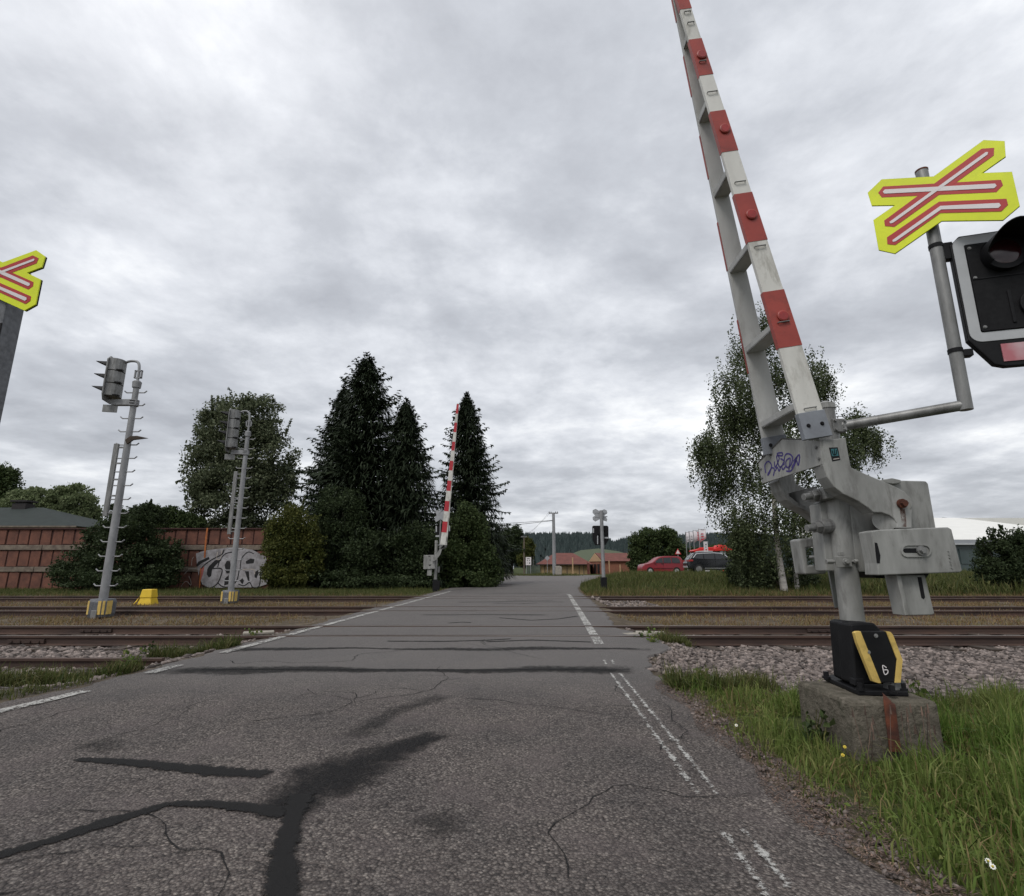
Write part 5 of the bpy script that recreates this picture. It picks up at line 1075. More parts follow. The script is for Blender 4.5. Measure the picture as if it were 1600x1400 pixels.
lt, lloc = light_unit('red_light_unit', 'black hooded red light unit with pale border at the right edge', lambda X, Y_, d: ELB + TU * 0.485 + NU * 0.03 + Vector((0, 0, sp(560, 735, 0).z - ELB.z)), NU, TU)
for v in (0.32, -0.46): lt.part('mount_bracket', frame_box(lloc(-0.44, v, -0.04), TU, NU, (0, 0, 1), 0.10, 0.06, 0.13 if v > 0 else 0.05), 'black', bevel=0.004)

# left warning cross on its box mast, cut by the picture edge
XL, YL = at(6, 430, 4.7).x, 4.7
def lp_l(X, Y_, d=0.0):
    p = sp(X, Y_, 0); c = sp(437, 285, 0); v = p - c; u = v.dot(TR); return Vector((XL + u * 1.0, YL - d, at(6, 427, 4.7).z + v.z))
warning_cross('warning_cross', 'yellow crossing sign with red and white bars cut by the left picture edge', lp_l, Vector((0, -1, 0)))
def left_mast():
    z0 = gz1(XL, YL + .12); zt = at(6, 427, 4.7).z + 0.12
    t = Thing('signal_mast', 'square grey steel mast under the left crossing sign', 'mast', (XL, YL + .15, z0))
    t.part('post', box(XL - 0.09, XL + 0.055, YL + 0.03, YL + 0.22, z0 - .05, zt), 'leadmast', bevel=0.012)
    t.part('base_plate', box(XL - 0.2, XL + 0.2, YL - 0.08, YL + 0.32, z0 - .03, z0 + 0.03), 'black', bevel=0.006)
    t.part('hatch', box(XL - 0.07, XL + 0.06, YL + 0.018, YL + 0.032, zt - 0.95, zt - 0.62), 'black', bevel=0.004)
left_mast()

# ------------------------------------------------------------------ railway signals, left
def signal(label, bpx, bpy_, Y, top, hd_top, hd_bot, hx, lamps, pointer=None, strip=(0.38, 0.76)):
    b = at(bpx, bpy_, Y); x = b.x; z0 = gz1(x, Y); zt = at(0, top, Y).z; h = zt - z0
    t = Thing('railway_signal', label, 'railway signal', (x, Y, z0), 'railway signal masts')
    bz = z0 + 0.42
    # striped base block: octagonal box on a narrow foot
    prof = [(-.23, -.17), (-.14, -.23), (.14, -.23), (.23, -.17), (.23, .17), (.14, .23), (-.14, .23), (-.23, .17)]
    ring = lambda s, z: [(x + a * s, Y + c * s, z) for a, c in prof]
    V = ring(0.92, z0 + .03) + ring(1, z0 + 0.12) + ring(1, bz - .03) + ring(.9, bz + .04); n = 8
    Fs = [tuple(range(7, -1, -1)), tuple(range(24, 32))] + [(r * 8 + i, r * 8 + (i + 1) % 8, r * 8 + 8 + (i + 1) % 8, r * 8 + 8 + i) for r in range(3) for i in range(8)]
    base = t.part('base_block', (V, Fs), 'leadmast', bevel=0.006)
    for a, c in (((-.232, -.17), (-.15, -.225)), ((.16, -.22), (.2, -.195)), ((.06, -.232), (.135, -.232)), ((.225, -.165), (.235, .0))):
        p0, p1 = Vector((x + a[0] * 1.02, Y + a[1] * 1.02, 0)), Vector((x + c[0] * 1.02, Y + c[1] * 1.02, 0))
        t.part('yellow_stripe', extrude([Vector((p0.x, p0.y, z0 + .1)), Vector((p1.x, p1.y, z0 + .1)), Vector((p1.x, p1.y, bz)), Vector((p0.x, p0.y, bz))], (0, 0.012, 0)), 'yellowp', parent=base)
    t.part('foot', box(x - .07, x + .07, Y - .26, Y + .1, z0 - .1, z0 + .2), 'greyd', bevel=0.01)
    t.part('mast', tube([(x, Y, bz), (x, Y, z0 + h * .55), (x, Y, zt)], [0.10, 0.086, 0.07], 16), 'mast', smooth=True)
    t.part('mast_cap', tube([(x, Y, zt), (x, Y, zt + .16), (x, Y, zt + .2)], [0.10, 0.11, 0.07], 14), 'mast', smooth=True)
    nr_ = int((h - 0.6) / 0.36)
    for k in range(nr_ + 1):
        z = bz + 0.35 + k * 0.36
        if z > zt - .05: break
        for s in (-1, 1):
            t.part('step_peg', tube([(x + s * .08, Y, z), (x + s * .24, Y, z), (x + s * .30, Y, z + .05)], 0.017, 6), 'mast')
    # flat cable board standing off the left side
    za, zb = z0 + h * strip[0], z0 + h * strip[1]
    bd = t.part('cable_board', box(x - .34, x - .22, Y - .03, Y + .03, za, zb), 'greyd', bevel=0.004)
    for k in range(5):
        z = za + .1 + (zb - za - .2) * k / 4; t.part('bracket', box(x - .225, x - .06, Y - .02, Y + .02, z - .02, z + .02), 'greyd', parent=bd)
    # lamp head: backing plate facing along the track, round backed housings, hoods
    zh, zl = at(0, hd_top, Y).z, at(0, hd_bot, Y).z; X = x - hx
    ang = R(14); u = Vector((math.cos(ang), math.sin(ang), 0)); v = Vector((-math.sin(ang), math.cos(ang), 0)); c = Vector((X, Y - .02, 0)); H = zh - zl
    def q(a, b_, z): return c + u * a + v * b_ + Vector((0, 0, z))
    prof = [(-.30, zl + .14), (-.22, zl - .02), (.22, zl - .02), (.30, zl + .14), (.30, zh - .12), (.16, zh), (-.16, zh), (-.30, zh - .12)]
    hd = t.part('signal_head', extrude([q(-.16, a, z) for a, z in prof], u * 0.03), 'greyd', bevel=0.004)
    step = (H - .16) / lamps
    for k in range(lamps):
        z_a = zl + .12 + step * k; z_b = z_a + step * .94; V = []
        for z in (z_a, z_b):
            for k2 in range(11):
                a = R(-90 + 180 * k2 / 10); V.append(q(-.13 + .30 * math.cos(a) ** .6 if math.cos(a) > 0 else -.13, .24 * math.sin(a), z))
        Fs = [(i, i + 1, 12 + i, 11 + i) for i in range(10)] + [tuple(range(10, -1, -1)), tuple(range(11, 22)), (0, 11, 21, 10)]
        hs = t.part('lamp_housing', (V, Fs), 'greyd', parent=hd, bevel=0.006)
        t.part('vent_lip', frame_box(q(.12, -.16, z_a + .02), u, v, (0, 0, 1), .14, .12, .03), 'black', parent=hd)
        V = []; Fs = []; m_ = 13; zc = (z_a + z_b) / 2
        for r_ in (.125, .115):
            for k2 in range(m_):
                a = R(-10 + 200 * k2 / (m_ - 1)); ex = .12 + .26 * max(0, math.sin(a)); V += [q(-.155, math.cos(a) * r_, zc + math.sin(a) * r_), q(-.16 - ex, math.cos(a) * r_, zc + math.sin(a) * r_ * .9)]
        for k2 in range(m_ - 1):
            a_, b_ = 2 * k2, 2 * k2 + 2; Fs += [(a_, a_ + 1, b_ + 1, b_), (2 * m_ + a_, 2 * m_ + b_, 2 * m_ + b_ + 1, 2 * m_ + a_ + 1), (a_ + 1, 2 * m_ + a_ + 1, 2 * m_ + b_ + 1, b_ + 1)]
        t.part('hood', (V, Fs), 'black', parent=hd)
    # bent pipe to the top of the mast, lower arm
    t.part('top_pipe', tube(smoothpts([(X + .12, Y, zh - .12), (X + .3, Y, zh - .06), (x - .06, Y, zh - .1), (x, Y, zh - .32), (x, Y, zt + .1)], 5), 0.035, 10), 'mast', smooth=True)
    t.part('pipe_frame', join(*[frame_box((x + dx, Y, (zh + zt) / 2 - .03 + dz), (1, 0, 0), (0, 1, 0), (0, 0, 1), sx, .05, sz) for dx, dz, sx, sz in ((-.085, 0, .03, .22), (.085, 0, .03, .22), (0, .1, .2, .03), (0, -.1, .2, .03))]), 'mast')
    t.part('head_arm', join(frame_box(((X + .1 + x) / 2, Y, zl - .02), (1, 0, 0), (0, 1, 0), (0, 0, 1), x - X + .1, .14, .16), *[tube([(x, Y, zl + d), (x, Y, zl + d + .03)], .112, 14) for d in (-.12, -.05, .02)]), 'mast', bevel=0.006)
    t.part('number_plate', frame_box((X - .02, Y - .05, zl - .2), u, v, (0, 0, 1), .34, .03, .2), 'greyd', bevel=0.003)
    if pointer:
        zp = at(0, pointer, Y).z; t.part('pointer_plate', extrude([(x + .0, Y - .12, zp - .05), (x + .12, Y - .12, zp + .05), (x + .3, Y - .12, zp + .06), (x + .58, Y - .12, zp - .0), (x + .2, Y - .12, zp - .05), (x + .06, Y - .12, zp - .16)], (0, .05, 0)), 'sleeper')
signal('tall grey railway signal mast nearest the left picture edge, striped base', 160, 945, 13.9, 606, 561, 628, 0.56, 3, 686, (0.42, 0.74))
signal('shorter looking grey railway signal mast in front of the graffiti wall', 360, 930, 19.3, 682, 640, 706, 0.52, 4, None, (0.40, 0.78))
def yellow_cover():
    p = onz(231, 944, -0.13); x, y, z0 = p.x, p.y, -0.16
    t = Thing('yellow_cover', 'small yellow metal cover box between the tracks', 'cover box', (x, y, z0))
    def fr(w0, w1, d0, d1, za, zb, dx=0):
        V = [(x + a * w0 / 2 + dx, y + b * d0 / 2, za) for a, b in ((-1, -1), (1, -1), (1, 1), (-1, 1))] + [(x + a * w1 / 2, y + b * d1 / 2, zb) for a, b in ((-1, -1), (1, -1), (1, 1), (-1, 1))]
        return V, [(3, 2, 1, 0), (4, 5, 6, 7), (0, 1, 5, 4), (1, 2, 6, 5), (2, 3, 7, 6), (3, 0, 4, 7)]
    t.part('base_skirt', fr(0.50, 0.36, 0.45, 0.34, z0 - .02, z0 + 0.24), 'yellowbox', bevel=0.012)
    t.part('lid', fr(0.40, 0.33, 0.38, 0.30, z0 + 0.245, z0 + 0.52), 'yellowbox', bevel=0.02)
    t.part('flap', extrude([(x - .40, y - .2, z0 - .01), (x - .25, y - .23, z0 + .12), (x - .2, y - .21, z0 + .25), (x - .28, y - .2, z0 + .15)], (0, .04, 0)), 'yellowbox')
yellow_cover()
for (px, w, lab) in ((56, 0.42, 'pale concrete slab lying left of the taller signal base'), (102, 0.6, 'longer pale concrete slab right beside the taller signal base')):
    p = onz(px, 958, -0.12); o = link_mesh('concrete_slab', box(p.x - w / 2, p.x + w / 2, p.y - .16, p.y + .16, -0.16, -0.075), 'slab', bevel=0.02); tag(o, lab, 'slab', 'loose slabs by the signal')
p = onz(287, 938, -0.12); o = link_mesh('concrete_slab', box(p.x - .25, p.x + .25, p.y - .2, p.y + .2, -0.16, -0.07), 'slab', bevel=0.02); tag(o, 'small pale slab right of the yellow cover box', 'slab', 'loose slabs by the signal')
for k, (x, y, a, lab) in enumerate(((2.15, 9.72, 0.3, 'broken yellowish slab wedged between rails at the right road edge'), (2.42, 9.95, -0.2, 'second broken slab between rails farther right of the road edge'), (-4.45, 9.98, 0.4, 'pale slab wedged between the near rails left of the road'))):
    o = link_mesh('crossing_slab', frame_box((x, y, -0.03), (math.cos(a), math.sin(a), 0), (-math.sin(a), math.cos(a), 0), (0, 0, 1), 0.5, 0.2, 0.05), 'slab', bevel=0.015); tag(o, lab, 'slab', 'slabs at the crossing edge')

# ------------------------------------------------------------------ far barrier, far sign
def far_barrier():
    Y = 26.0; s = lambda X, Y_, d=0: at(640 + X / 9.33, 780 + Y_ / 9.33, Y + d)
    b = at(681, 915, Y); z0 = gz1(b.x, Y); t = Thing('crossing_barrier', 'far raised barrier with thin red and white arm before the spruces', 'barrier', (b.x, Y, z0), 'raised crossing barriers')
    x = s(380, 1000).x
    t.part('base_casting', join(box(x - .11, x + .11, Y - .11, Y + .11, z0 - .02, z0 + .55), box(x - .02, x + .22, Y - .12, Y - .04, z0 + .08, z0 + .5)), 'black', bevel=.01)
    t.part('pole', tube([(x, Y, z0 + .5), (x, Y, s(390, 640).z)], .075, 14), 'grey', smooth=True)
    t.part('pole_cap', tube([(x, Y, s(390, 640).z), (x, Y, s(390, 600).z)], [.085, .07], 14), 'grey', smooth=True)
    hsg = t.part('drive_housing', extrude([s(*q, -.25) for q in ((205, 815), (360, 812), (368, 1015), (200, 1022))], (0, .4, 0)), 'grey', bevel=.015)
    for q in (((290, 880), (305, 880), (300, 905)), ((275, 955), (320, 950), (295, 978)), ((275, 825), (300, 825), (300, 835), (275, 835))): t.part('housing_mark', extrude([s(*p, -.256) for p in q], (0, .004, 0)), 'blackm', parent=hsg)
    t.part('weight_bracket', extrude([s(*q, -.2) for q in ((258, 1022), (322, 1022), (318, 1115), (250, 1115))], (0, .15, 0)), 'grey', bevel=.01)
    t.part('side_box', extrude([s(*q, .0) for q in ((405, 985), (435, 980), (430, 1070), (405, 1070))], (0, .2, 0)), 'greyd', bevel=.008)
    for dy in (-.3, .42):
        t.part('lever', extrude([s(*q, dy) for q in ((330, 850), (400, 790), (430, 735), (500, 660), (520, 690), (470, 730), (450, 800), (385, 890), (330, 915))], (0, .04, 0)), 'grey', bevel=.006)
    t.part('arm_bracket', extrude([s(*q, -.3) for q in ((440, 660), (520, 662), (512, 700), (460, 728), (425, 715))], (0, .72, 0)), 'greyd', bevel=.006)
    c0 = s(482, 665, -.28); tip = at(715.5, 631, Y - .1); ax = (tip - c0); L = ax.length; ax.normalize(); sd_ = Vector((ax.z, 0, -ax.x))
    def brd(s0, s1, dy0, dy1, th, g=0.0, dd=0.0):
        V = []
        for q in (s0, s1):
            c = c0 + ax * q; h = .125 - .075 * q / L + g; yy = dy0 + (dy1 - dy0) * q / L + dd
            for e_, k in ((-1, 0), (1, 0), (1, th), (-1, th)): V.append(c + sd_ * h * e_ + Vector((0, yy + k, 0)))
        return V, [(3, 2, 1, 0), (4, 5, 6, 7), (0, 1, 5, 4), (1, 2, 6, 5), (2, 3, 7, 6), (3, 0, 4, 7)]
    fb = t.part('front_board', brd(0, L, 0, -.05, .035), 'white'); bb = t.part('rear_board', brd(0, L, .6, .0, .03), 'white')
    reds = [(631, 651), (674, 694), (717, 738), (761, 781), (803, 824)]
    for a, b_ in [(632, 646), (668, 683), (704, 719), (723 + 8, 746), (757, 772), (783, 799)] if False else [(631, 646), (660, 675), (690, 704), (720, 735), (751, 767), (783, 799), (815, 832)]:
        q1 = (at(0, a, Y - .2).z - c0.z) / ax.z; q0 = (at(0, b_, Y - .2).z - c0.z) / ax.z
        t.part('red_band', brd(q0, min(q1, L), 0, -.05, .04, -.0 if a > 640 else .003, -.0035), 'redf', parent=fb)
    for k in range(7):
        q = L * (.06 + k * .13); t.part('spacer_plate', frame_box(c0 + ax * q + Vector((0, .3 - .3 * q / L, 0)), sd_, (0, 1, 0), ax, .12, .56 * (1 - q / L), .02), 'whiteb')
    # sign seen from behind with its light unit
    o = s(452, 240, .5); px = s(452, 240, .5).x; pz = s(452, 150, .5).z
    g = Thing('warning_cross', 'grey back of the crossing sign on the far barrier, before dark spruces', 'sign', (px, Y + .5, z0), 'warning crosses')
    g.part('post', tube([(px, Y + .55, s(452, 660, .5).z), (px, Y + .55, pz)], .035, 10), 'mast', smooth=True)
    g.part('bracket', tube([(px, Y + .55, s(452, 660, .5).z), (x, Y, s(380, 690).z)], .03, 8), 'mast')
    bk = [(372, 180), (400, 158), (440, 172), (440, 210), (470, 180), (505, 160), (520, 195), (490, 245), (520, 290), (500, 330), (455, 290), (385, 335), (365, 300), (372, 250), (395, 235)]
    g.part('board', extrude([s(*q, .5) for q in bk], (0, .02, 0)), 'signback')
    u = Thing('red_light_unit', 'dark back of the light unit on the far barrier', 'signal', (px, Y + .6, z0), 'red light units')
    ub = u.part('backing_board', extrude([s(*q, .62) for q in ((372, 390), (590, 380), (592, 470), (560, 545), (400, 545), (372, 470))], (0, .04, 0)), 'black')
    u.part('hood', join(tube([s(430, 430, .66), s(430, 430, .9)], .12, 14), tube([s(530, 430, .66), s(530, 430, .9)], .12, 14)), 'black', parent=ub)
    for q in (((380, 392), (398, 392), (398, 476), (380, 476)), ((573, 384), (590, 384), (588, 466), (570, 466)), ((378, 525), (432, 525), (432, 550), (378, 550))): u.part('pale_edge', extrude([s(*p, .61) for p in q], (0, .006, 0)), 'borderw', parent=ub)
far_barrier()
def far_sign():
    Y = 26.0; s = lambda X, Y_, d=0: at(760 + X / 4.0, 760 + Y_ / 4.0, Y + d)
    x = s(722, 600).x; zb = gz1(x, Y); xa = s(735, 640).x
    b0 = Vector((xa, Y, zb)); b1 = s(712, 150)
    t = Thing('signal_mast', 'grey pole with black foot right of the far road carrying a sign', 'mast', (xa, Y, zb))
    t.part('base_casting', box(xa - .13, xa + .13, Y - .13, Y + .13, zb + .02, zb + .62), 'black', bevel=.012)
    t.part('base_plate', box(xa - .42, xa + .30, Y - .25, Y + .25, zb - .08, zb + .04), 'concrete', bevel=.01)
    t.part('post', tube([(xa, Y, zb + .5), (xa, Y, b1.z)], .085, 14), 'mast', smooth=True)
    c = Thing('warning_cross', 'grey back of the crossing sign on the pole right of far road', 'sign', (xa, Y + .1, b1.z), 'warning crosses')
    X0 = 710
    bk = [(665, 148), (683, 140), (712, 158), (735, 142), (752, 150), (756, 168), (738, 182), (756, 205), (752, 220), (730, 212), (708, 205), (682, 220), (666, 210), (664, 192), (680, 182), (664, 165)]
    c.part('board', extrude([s(*q, .10) for q in bk], (0, .025, 0)), 'signback')
    c.part('stiffener', join(box(xa - .3, xa + .3, Y + .085, Y + .10, b1.z - .32, b1.z - .26), box(xa - .3, xa + .3, Y + .085, Y + .10, b1.z - .12, b1.z - .06)), 'signback')
    u = Thing('red_light_unit', 'black light unit seen from behind on the pole right of far road', 'signal', (xa, Y + .1, s(712, 300).z), 'red light units')
    ub = u.part('backing_board', extrude([s(*q, .12) for q in ((662, 250), (670, 245), (755, 245), (763, 252), (764, 335), (745, 366), (680, 368), (663, 335))], (0, .05, 0)), 'black', bevel=.008)
    u.part('housing', join(tube([s(690, 290, .10), s(690, 290, .16)], .13, 14), tube([s(738, 290, .10), s(738, 290, .16)], .13, 14), extrude([s(*q, .06) for q in ((697, 262), (730, 262), (730, 300), (697, 300))], (0, .07, 0))), 'black', parent=ub)
    for q in (((666, 262), (672, 262), (672, 290), (666, 290)), ((738, 316), (762, 316), (762, 326), (738, 326)), ((692, 300), (698, 300), (698, 360), (692, 360))): u.part('pale_strip', extrude([s(*p, .11) for p in q], (0, .008, 0)), 'borderw', parent=ub)
far_sign()

# ------------------------------------------------------------------ utility poles and wires
def pole(label, px, top, base, Y, r, arm=0.0, m='mast'):
    x = at(px, 880, Y).x; z0 = gz1(x, Y); zt = at(px, top, Y).z
    t = Thing('utility_pole', label, 'utility pole', (x, Y, z0), 'utility poles')
    t.part('pole', tube([(x, Y, z0 - .3), (x, Y, zt)], [r, r * .7], 12), m, smooth=True)
    if arm:
        a = t.part('crossarm', box(x - arm, x + arm, Y - .08, Y + .08, zt - .14, zt), 'greyd', bevel=.01)
        for k in (-.9, -.5, .5, .9): t.part('insulator', tube([(x + arm * k, Y, zt), (x + arm * k, Y, zt + .16)], [.05, .03], 8), 'black', parent=a)
    return Vector((x, Y, zt))
pA = pole('tall concrete utility pole with crossarm in front of the red roof', 866, 801, 896, 72, .26, .62)
pB = pole('thin wooden utility pole beside the white notice board', 819, 838, 897, 80, .12, .45, 'wood')
pC = pole('pale concrete pole far down the road by the curve', 798, 855, 896, 95, .18, .35)
def wire(label, a, b, sag=.4, r=.018):
    pts = [a + (b - a) * k / 14 - Vector((0, 0, sag * 4 * (k / 14) * (1 - k / 14))) for k in range(15)]
    o = link_mesh('overhead_wire', tube(pts, r, 5), 'black', tuple(a), place=True); tag(o, label, 'wire', 'overhead wires')
wire('upper dark wire from the tall pole left towards the spruces', Vector((pA.x, 72, pA.z - 1.0)), Vector((-28, 70, at(0, 820, 70).z)), .5, .028)
wire('lower dark wire from the tall pole left towards the spruces', Vector((pA.x, 72, pA.z - 1.05)), Vector((-26, 58, at(0, 838, 58).z)), .5, .028)
wire('thin wire from the left tip of the crossarm to the far pole', pA + Vector((-.56, 0, .1)), pC + Vector((0, 0, 0)), .6, .012)
wire('thin wire from the tall pole top to the wooden pole', pA + Vector((-.3, 0, .1)), pB + Vector((0, 0, 0)), .2, .012)

# ------------------------------------------------------------------ houses, far centre
def houses():
    Y = 85; z0 = -0.15
    a, b = at(846, 882, Y), at(922, 882, Y); t = Thing('house', 'low yellow house with red hipped tile roof', 'house', (a.x, Y, z0), 'houses beyond the crossing')
    e = a.z; t.part('wall', box(a.x, b.x, Y, Y + 7, z0, e), 'yellowwall')
    A, B = at(840, 881.5, Y - .5), at(927, 881.5, Y - .5); r0, r1 = at(867, 864, Y + 3.5), at(895, 864, Y + 3.5)
    V = [(A.x, Y - .5, A.z), (B.x, Y - .5, A.z), (B.x, Y + 7.5, A.z), (A.x, Y + 7.5, A.z), (r0.x, Y + 3.5, r0.z), (r1.x, Y + 3.5, r1.z)]
    rf = t.part('roof', (V, [(0, 1, 5, 4), (1, 2, 5), (2, 3, 4, 5), (3, 0, 4), (3, 2, 1, 0)]), 'rooftile')
    t.part('gutter', box(A.x, B.x, Y - .6, Y - .48, A.z - .14, A.z), 'dark', parent=rf)
    for p0, p1 in ((868, 878),):
        q0, q1 = at(p0, 887, Y), at(p1, 897, Y); t.part('garage_door', box(q0.x, q1.x, Y - .06, Y, z0, at(0, 886, Y).z), 'wood')
    for p in (851, 858, 886, 905, 912): q = at(p, 890, Y); t.part('wall_post', box(q.x - .05, q.x + .05, Y - .08, Y, z0, e), 'wood')
    Y2 = 82; t2 = Thing('house', 'terracotta block house with pale gable right of the yellow house', 'house', (at(940, 890, Y2).x, Y2, z0), 'houses beyond the crossing')
    a, b = at(941, 877, Y2), at(1003, 877, Y2); c = at(924, 880, Y2 + 3.5)
    e = a.z
    t2.part('wall', ([(a.x, Y2, z0), (b.x, Y2, z0), (b.x, Y2 + 6, z0), (c.x, Y2 + 6, z0), (a.x, Y2, e), (b.x, Y2, e), (b.x, Y2 + 6, e), (c.x, Y2 + 6, e)], [(0, 1, 5, 4), (1, 2, 6, 5), (2, 3, 7, 6), (3, 0, 4, 7), (4, 5, 6, 7)]), 'terrawall')
    m_ = Vector(((a.x + c.x) / 2, Y2 + 3, at(934, 864, Y2 + 3).z)); mr = Vector((b.x - 1.2, Y2 + 3, m_.z))
    A0 = Vector((a.x, Y2 - .3, e + .02)); B0 = Vector((b.x, Y2 - .3, e + .02)); C0 = Vector((c.x, Y2 + 6.3, e + .02)); D0 = Vector((b.x, Y2 + 6.3, e + .02))
    t2.part('roof', ([A0, B0, mr, m_, C0, D0], [(0, 1, 2, 3), (3, 2, 5, 4), (1, 5, 2), (0, 4, 5, 1)]), 'rooftile')
    g0, g1 = Vector((a.x - .02, Y2 - .02, e)), Vector((c.x - .02, Y2 + 6, e)); t2.part('gable', extrude([g0, m_ - Vector((.05, 0, .05)), g1], (-.06, -.03, 0)), 'gable')
    for f in (.25, .5, .78):
        p = g0 + (g1 - g0) * f; d = (g1 - g0).normalized(); w = t2.part('window', extrude([p + d * .45 * k + Vector((-.04, -.02, z)) for k, z in ((-1, -1.7), (1, -1.7), (1, -.4), (-1, -.4))], (-.05, -.03, 0)), 'dark')
        t2.part('frame', extrude([p + d * .5 * k + Vector((-.02, -.01, z)) for k, z in ((-1, -1.75), (1, -1.75), (1, -.35), (-1, -.35))], (-.05, -.03, 0)), 'rooftile', parent=w)
    for k in range(3):
        q = at(952 + 17 * k, 890, Y2 - 2); o = link_mesh('gate_post', box(q.x - .07, q.x + .07, Y2 - 2.1, Y2 - 1.96, -0.1, at(0, 876 + (k != 0) * 6, Y2 - 2).z), 'gable'); tag(o, ['tall pale post left before the terracotta house', 'pale post in the middle before the terracotta house', 'pale post right before the terracotta house'][k], 'post', 'pale posts before the houses')
    q = at(895, 890, Y - 4); o = link_mesh('gate_post', box(q.x - .08, q.x + .08, Y - 4.1, Y - 3.9, -0.1, at(0, 871, Y - 4).z), 'gable'); tag(o, 'tall pale post before the yellow house', 'post', 'pale posts before the houses')
    # low dark red gate between the houses
    q0, q1 = at(918, 880, Y - 1), at(921.5, 897, Y - 1); o = link_mesh('gate', join(box(q0.x, q1.x, Y - 1.05, Y - .95, -.1, q0.z), box(q0.x - .06, q0.x, Y - 1.1, Y - .9, -.1, q0.z + .2)), M['rooftile']); tag(o, 'narrow dark red gate between yellow and terracotta houses', 'gate')
    # fence of upright boards
    fq0, fq1 = at(823, 884, 78), at(843, 884, 78); f = Thing('board_fence', 'grey green upright board fence left of the yellow house', 'fence', (fq0.x, 78, 0))
    x = fq0.x
    while x < fq1.x:
        f.part('board', box(x, x + .15, 78, 78.04, -.05, fq0.z + random.uniform(-.12, .12)), 'greenwood'); x += .175
    f.part('rail', box(fq0.x, fq1.x, 78.04, 78.1, .5, .6), 'wood')
    # rubble heap
    s_ = Thing('stone_block', 'grey upright stone block beside the tall utility pole', 'stone', (at(872, 890, 71).x, 71, 0)); q = at(872, 884, 71)
    s_.part('block', extrude([(q.x - .35, 71, .1), (q.x + .45, 71, .1), (q.x + .5, 71, q.z - .15), (q.x + .2, 71, q.z), (q.x - .3, 71, q.z - .05)], (0, .6, 0)), 'slab', bevel=.05)
    # signs
    d = at(855, 872, 76); t3 = Thing('road_sign', 'grey back of a diamond road sign near the yellow house', 'road sign', (d.x, 76, 0), 'far road signs')
    t3.part('post', tube([(d.x, 76, 0), (d.x, 76, d.z + .3)], .04, 8), 'mast'); r_ = .36
    t3.part('board', extrude([(d.x - r_, 75.93, d.z), (d.x, 75.93, d.z + r_), (d.x + r_, 75.93, d.z), (d.x, 75.93, d.z - r_)], (0, .02, 0)), 'signback')
    n0, n1 = at(821.5, 870.5, 77), at(830, 883, 77); t4 = Thing('notice_board', 'white upright notice board with dark marks by the wooden pole', 'notice board', (n0.x, 77, 0))
    nb = t4.part('board', box(n0.x, n1.x, 77, 77.05, n1.z, n0.z), 'signwhite'); W = n1.x - n0.x; Hh = n0.z - n1.z
    for x_, z_, w_, h_ in ((.2, .78, .55, .1), (.2, .5, .18, .18), (.6, .5, .15, .2), (.2, .2, .12, .14), (.58, .15, .26, .22)): t4.part('print', box(n0.x + W * x_, n0.x + W * (x_ + w_), 76.99, 77, n1.z + Hh * z_, n1.z + Hh * (z_ + h_)), 'greyd', parent=nb)
    t4.part('post', join(box(n0.x + .05, n0.x + .12, 77.05, 77.12, 0, n1.z + .3), box(n1.x - .12, n1.x - .05, 77.05, 77.12, 0, n1.z + .3)), 'mast')
    l0 = at(833, 872, 90); t5 = Thing('street_lamp', 'small pale street lamp beside the yellow green tree', 'street lamp', (l0.x, 90, 0)); lz = at(0, 861, 90).z
    t5.part('post', tube(smoothpts([(l0.x, 90, 0), (l0.x, 90, lz - .3), (l0.x - .1, 90, lz), (l0.x - .6, 90, lz + .05)], 4), .04, 8), 'mast'); t5.part('lamp_shade', frame_box((l0.x - .75, 90, lz + .05), (1, 0, 0), (0, 1, 0), (0, 0, 1), .4, .2, .1), 'borderw', bevel=.03)
    fh = at(789, 890, 118); t6 = Thing('house', 'small white house far down the road by the hedge', 'house', (fh.x, 118, 0), 'houses beyond the crossing'); z = at(0, 889, 118).z; zz = at(0, 884, 118).z
    t6.part('wall', box(fh.x - 1.2, fh.x + 1.6, 118, 121, 0, z), 'signwhite'); t6.part('roof', ([(fh.x - 1.5, 117.7, z), (fh.x + 1.9, 117.7, z), (fh.x + 1.9, 121.3, z), (fh.x - 1.5, 121.3, z), (fh.x - 1.5, 119.5, zz), (fh.x + 1.9, 119.5, zz)], [(0, 1, 5, 4), (2, 3, 4, 5), (1, 2, 5), (3, 0, 4), (3, 2, 1, 0)]), 'hallgrey'); t6.part('window', box(fh.x - .5, fh.x + .1, 117.95, 118, .6, 1.3), 'dark')
    tr_ = at(1059, 862, 64); t7 = Thing('road_sign', 'small red edged triangular sign between red van and flags', 'road sign', (tr_.x, 64, 0), 'far road signs')
    t7.part('post', tube([(tr_.x, 64, gz1(tr_.x, 64)), (tr_.x, 64, tr_.z + .3)], .035, 8), 'mast'); bd = t7.part('board', extrude([(tr_.x - .38, 63.95, tr_.z - .3), (tr_.x + .38, 63.95, tr_.z - .3), (tr_.x, 63.95, tr_.z + .38)], (0, .02, 0)), 'signred'); t7.part('white_field', extrude([(tr_.x - .24, 63.94, tr_.z - .22), (tr_.x + .24, 63.94, tr_.z - .22), (tr_.x, 63.94, tr_.z + .22)], (0, .01, 0)), 'signwhite', parent=bd)
houses()

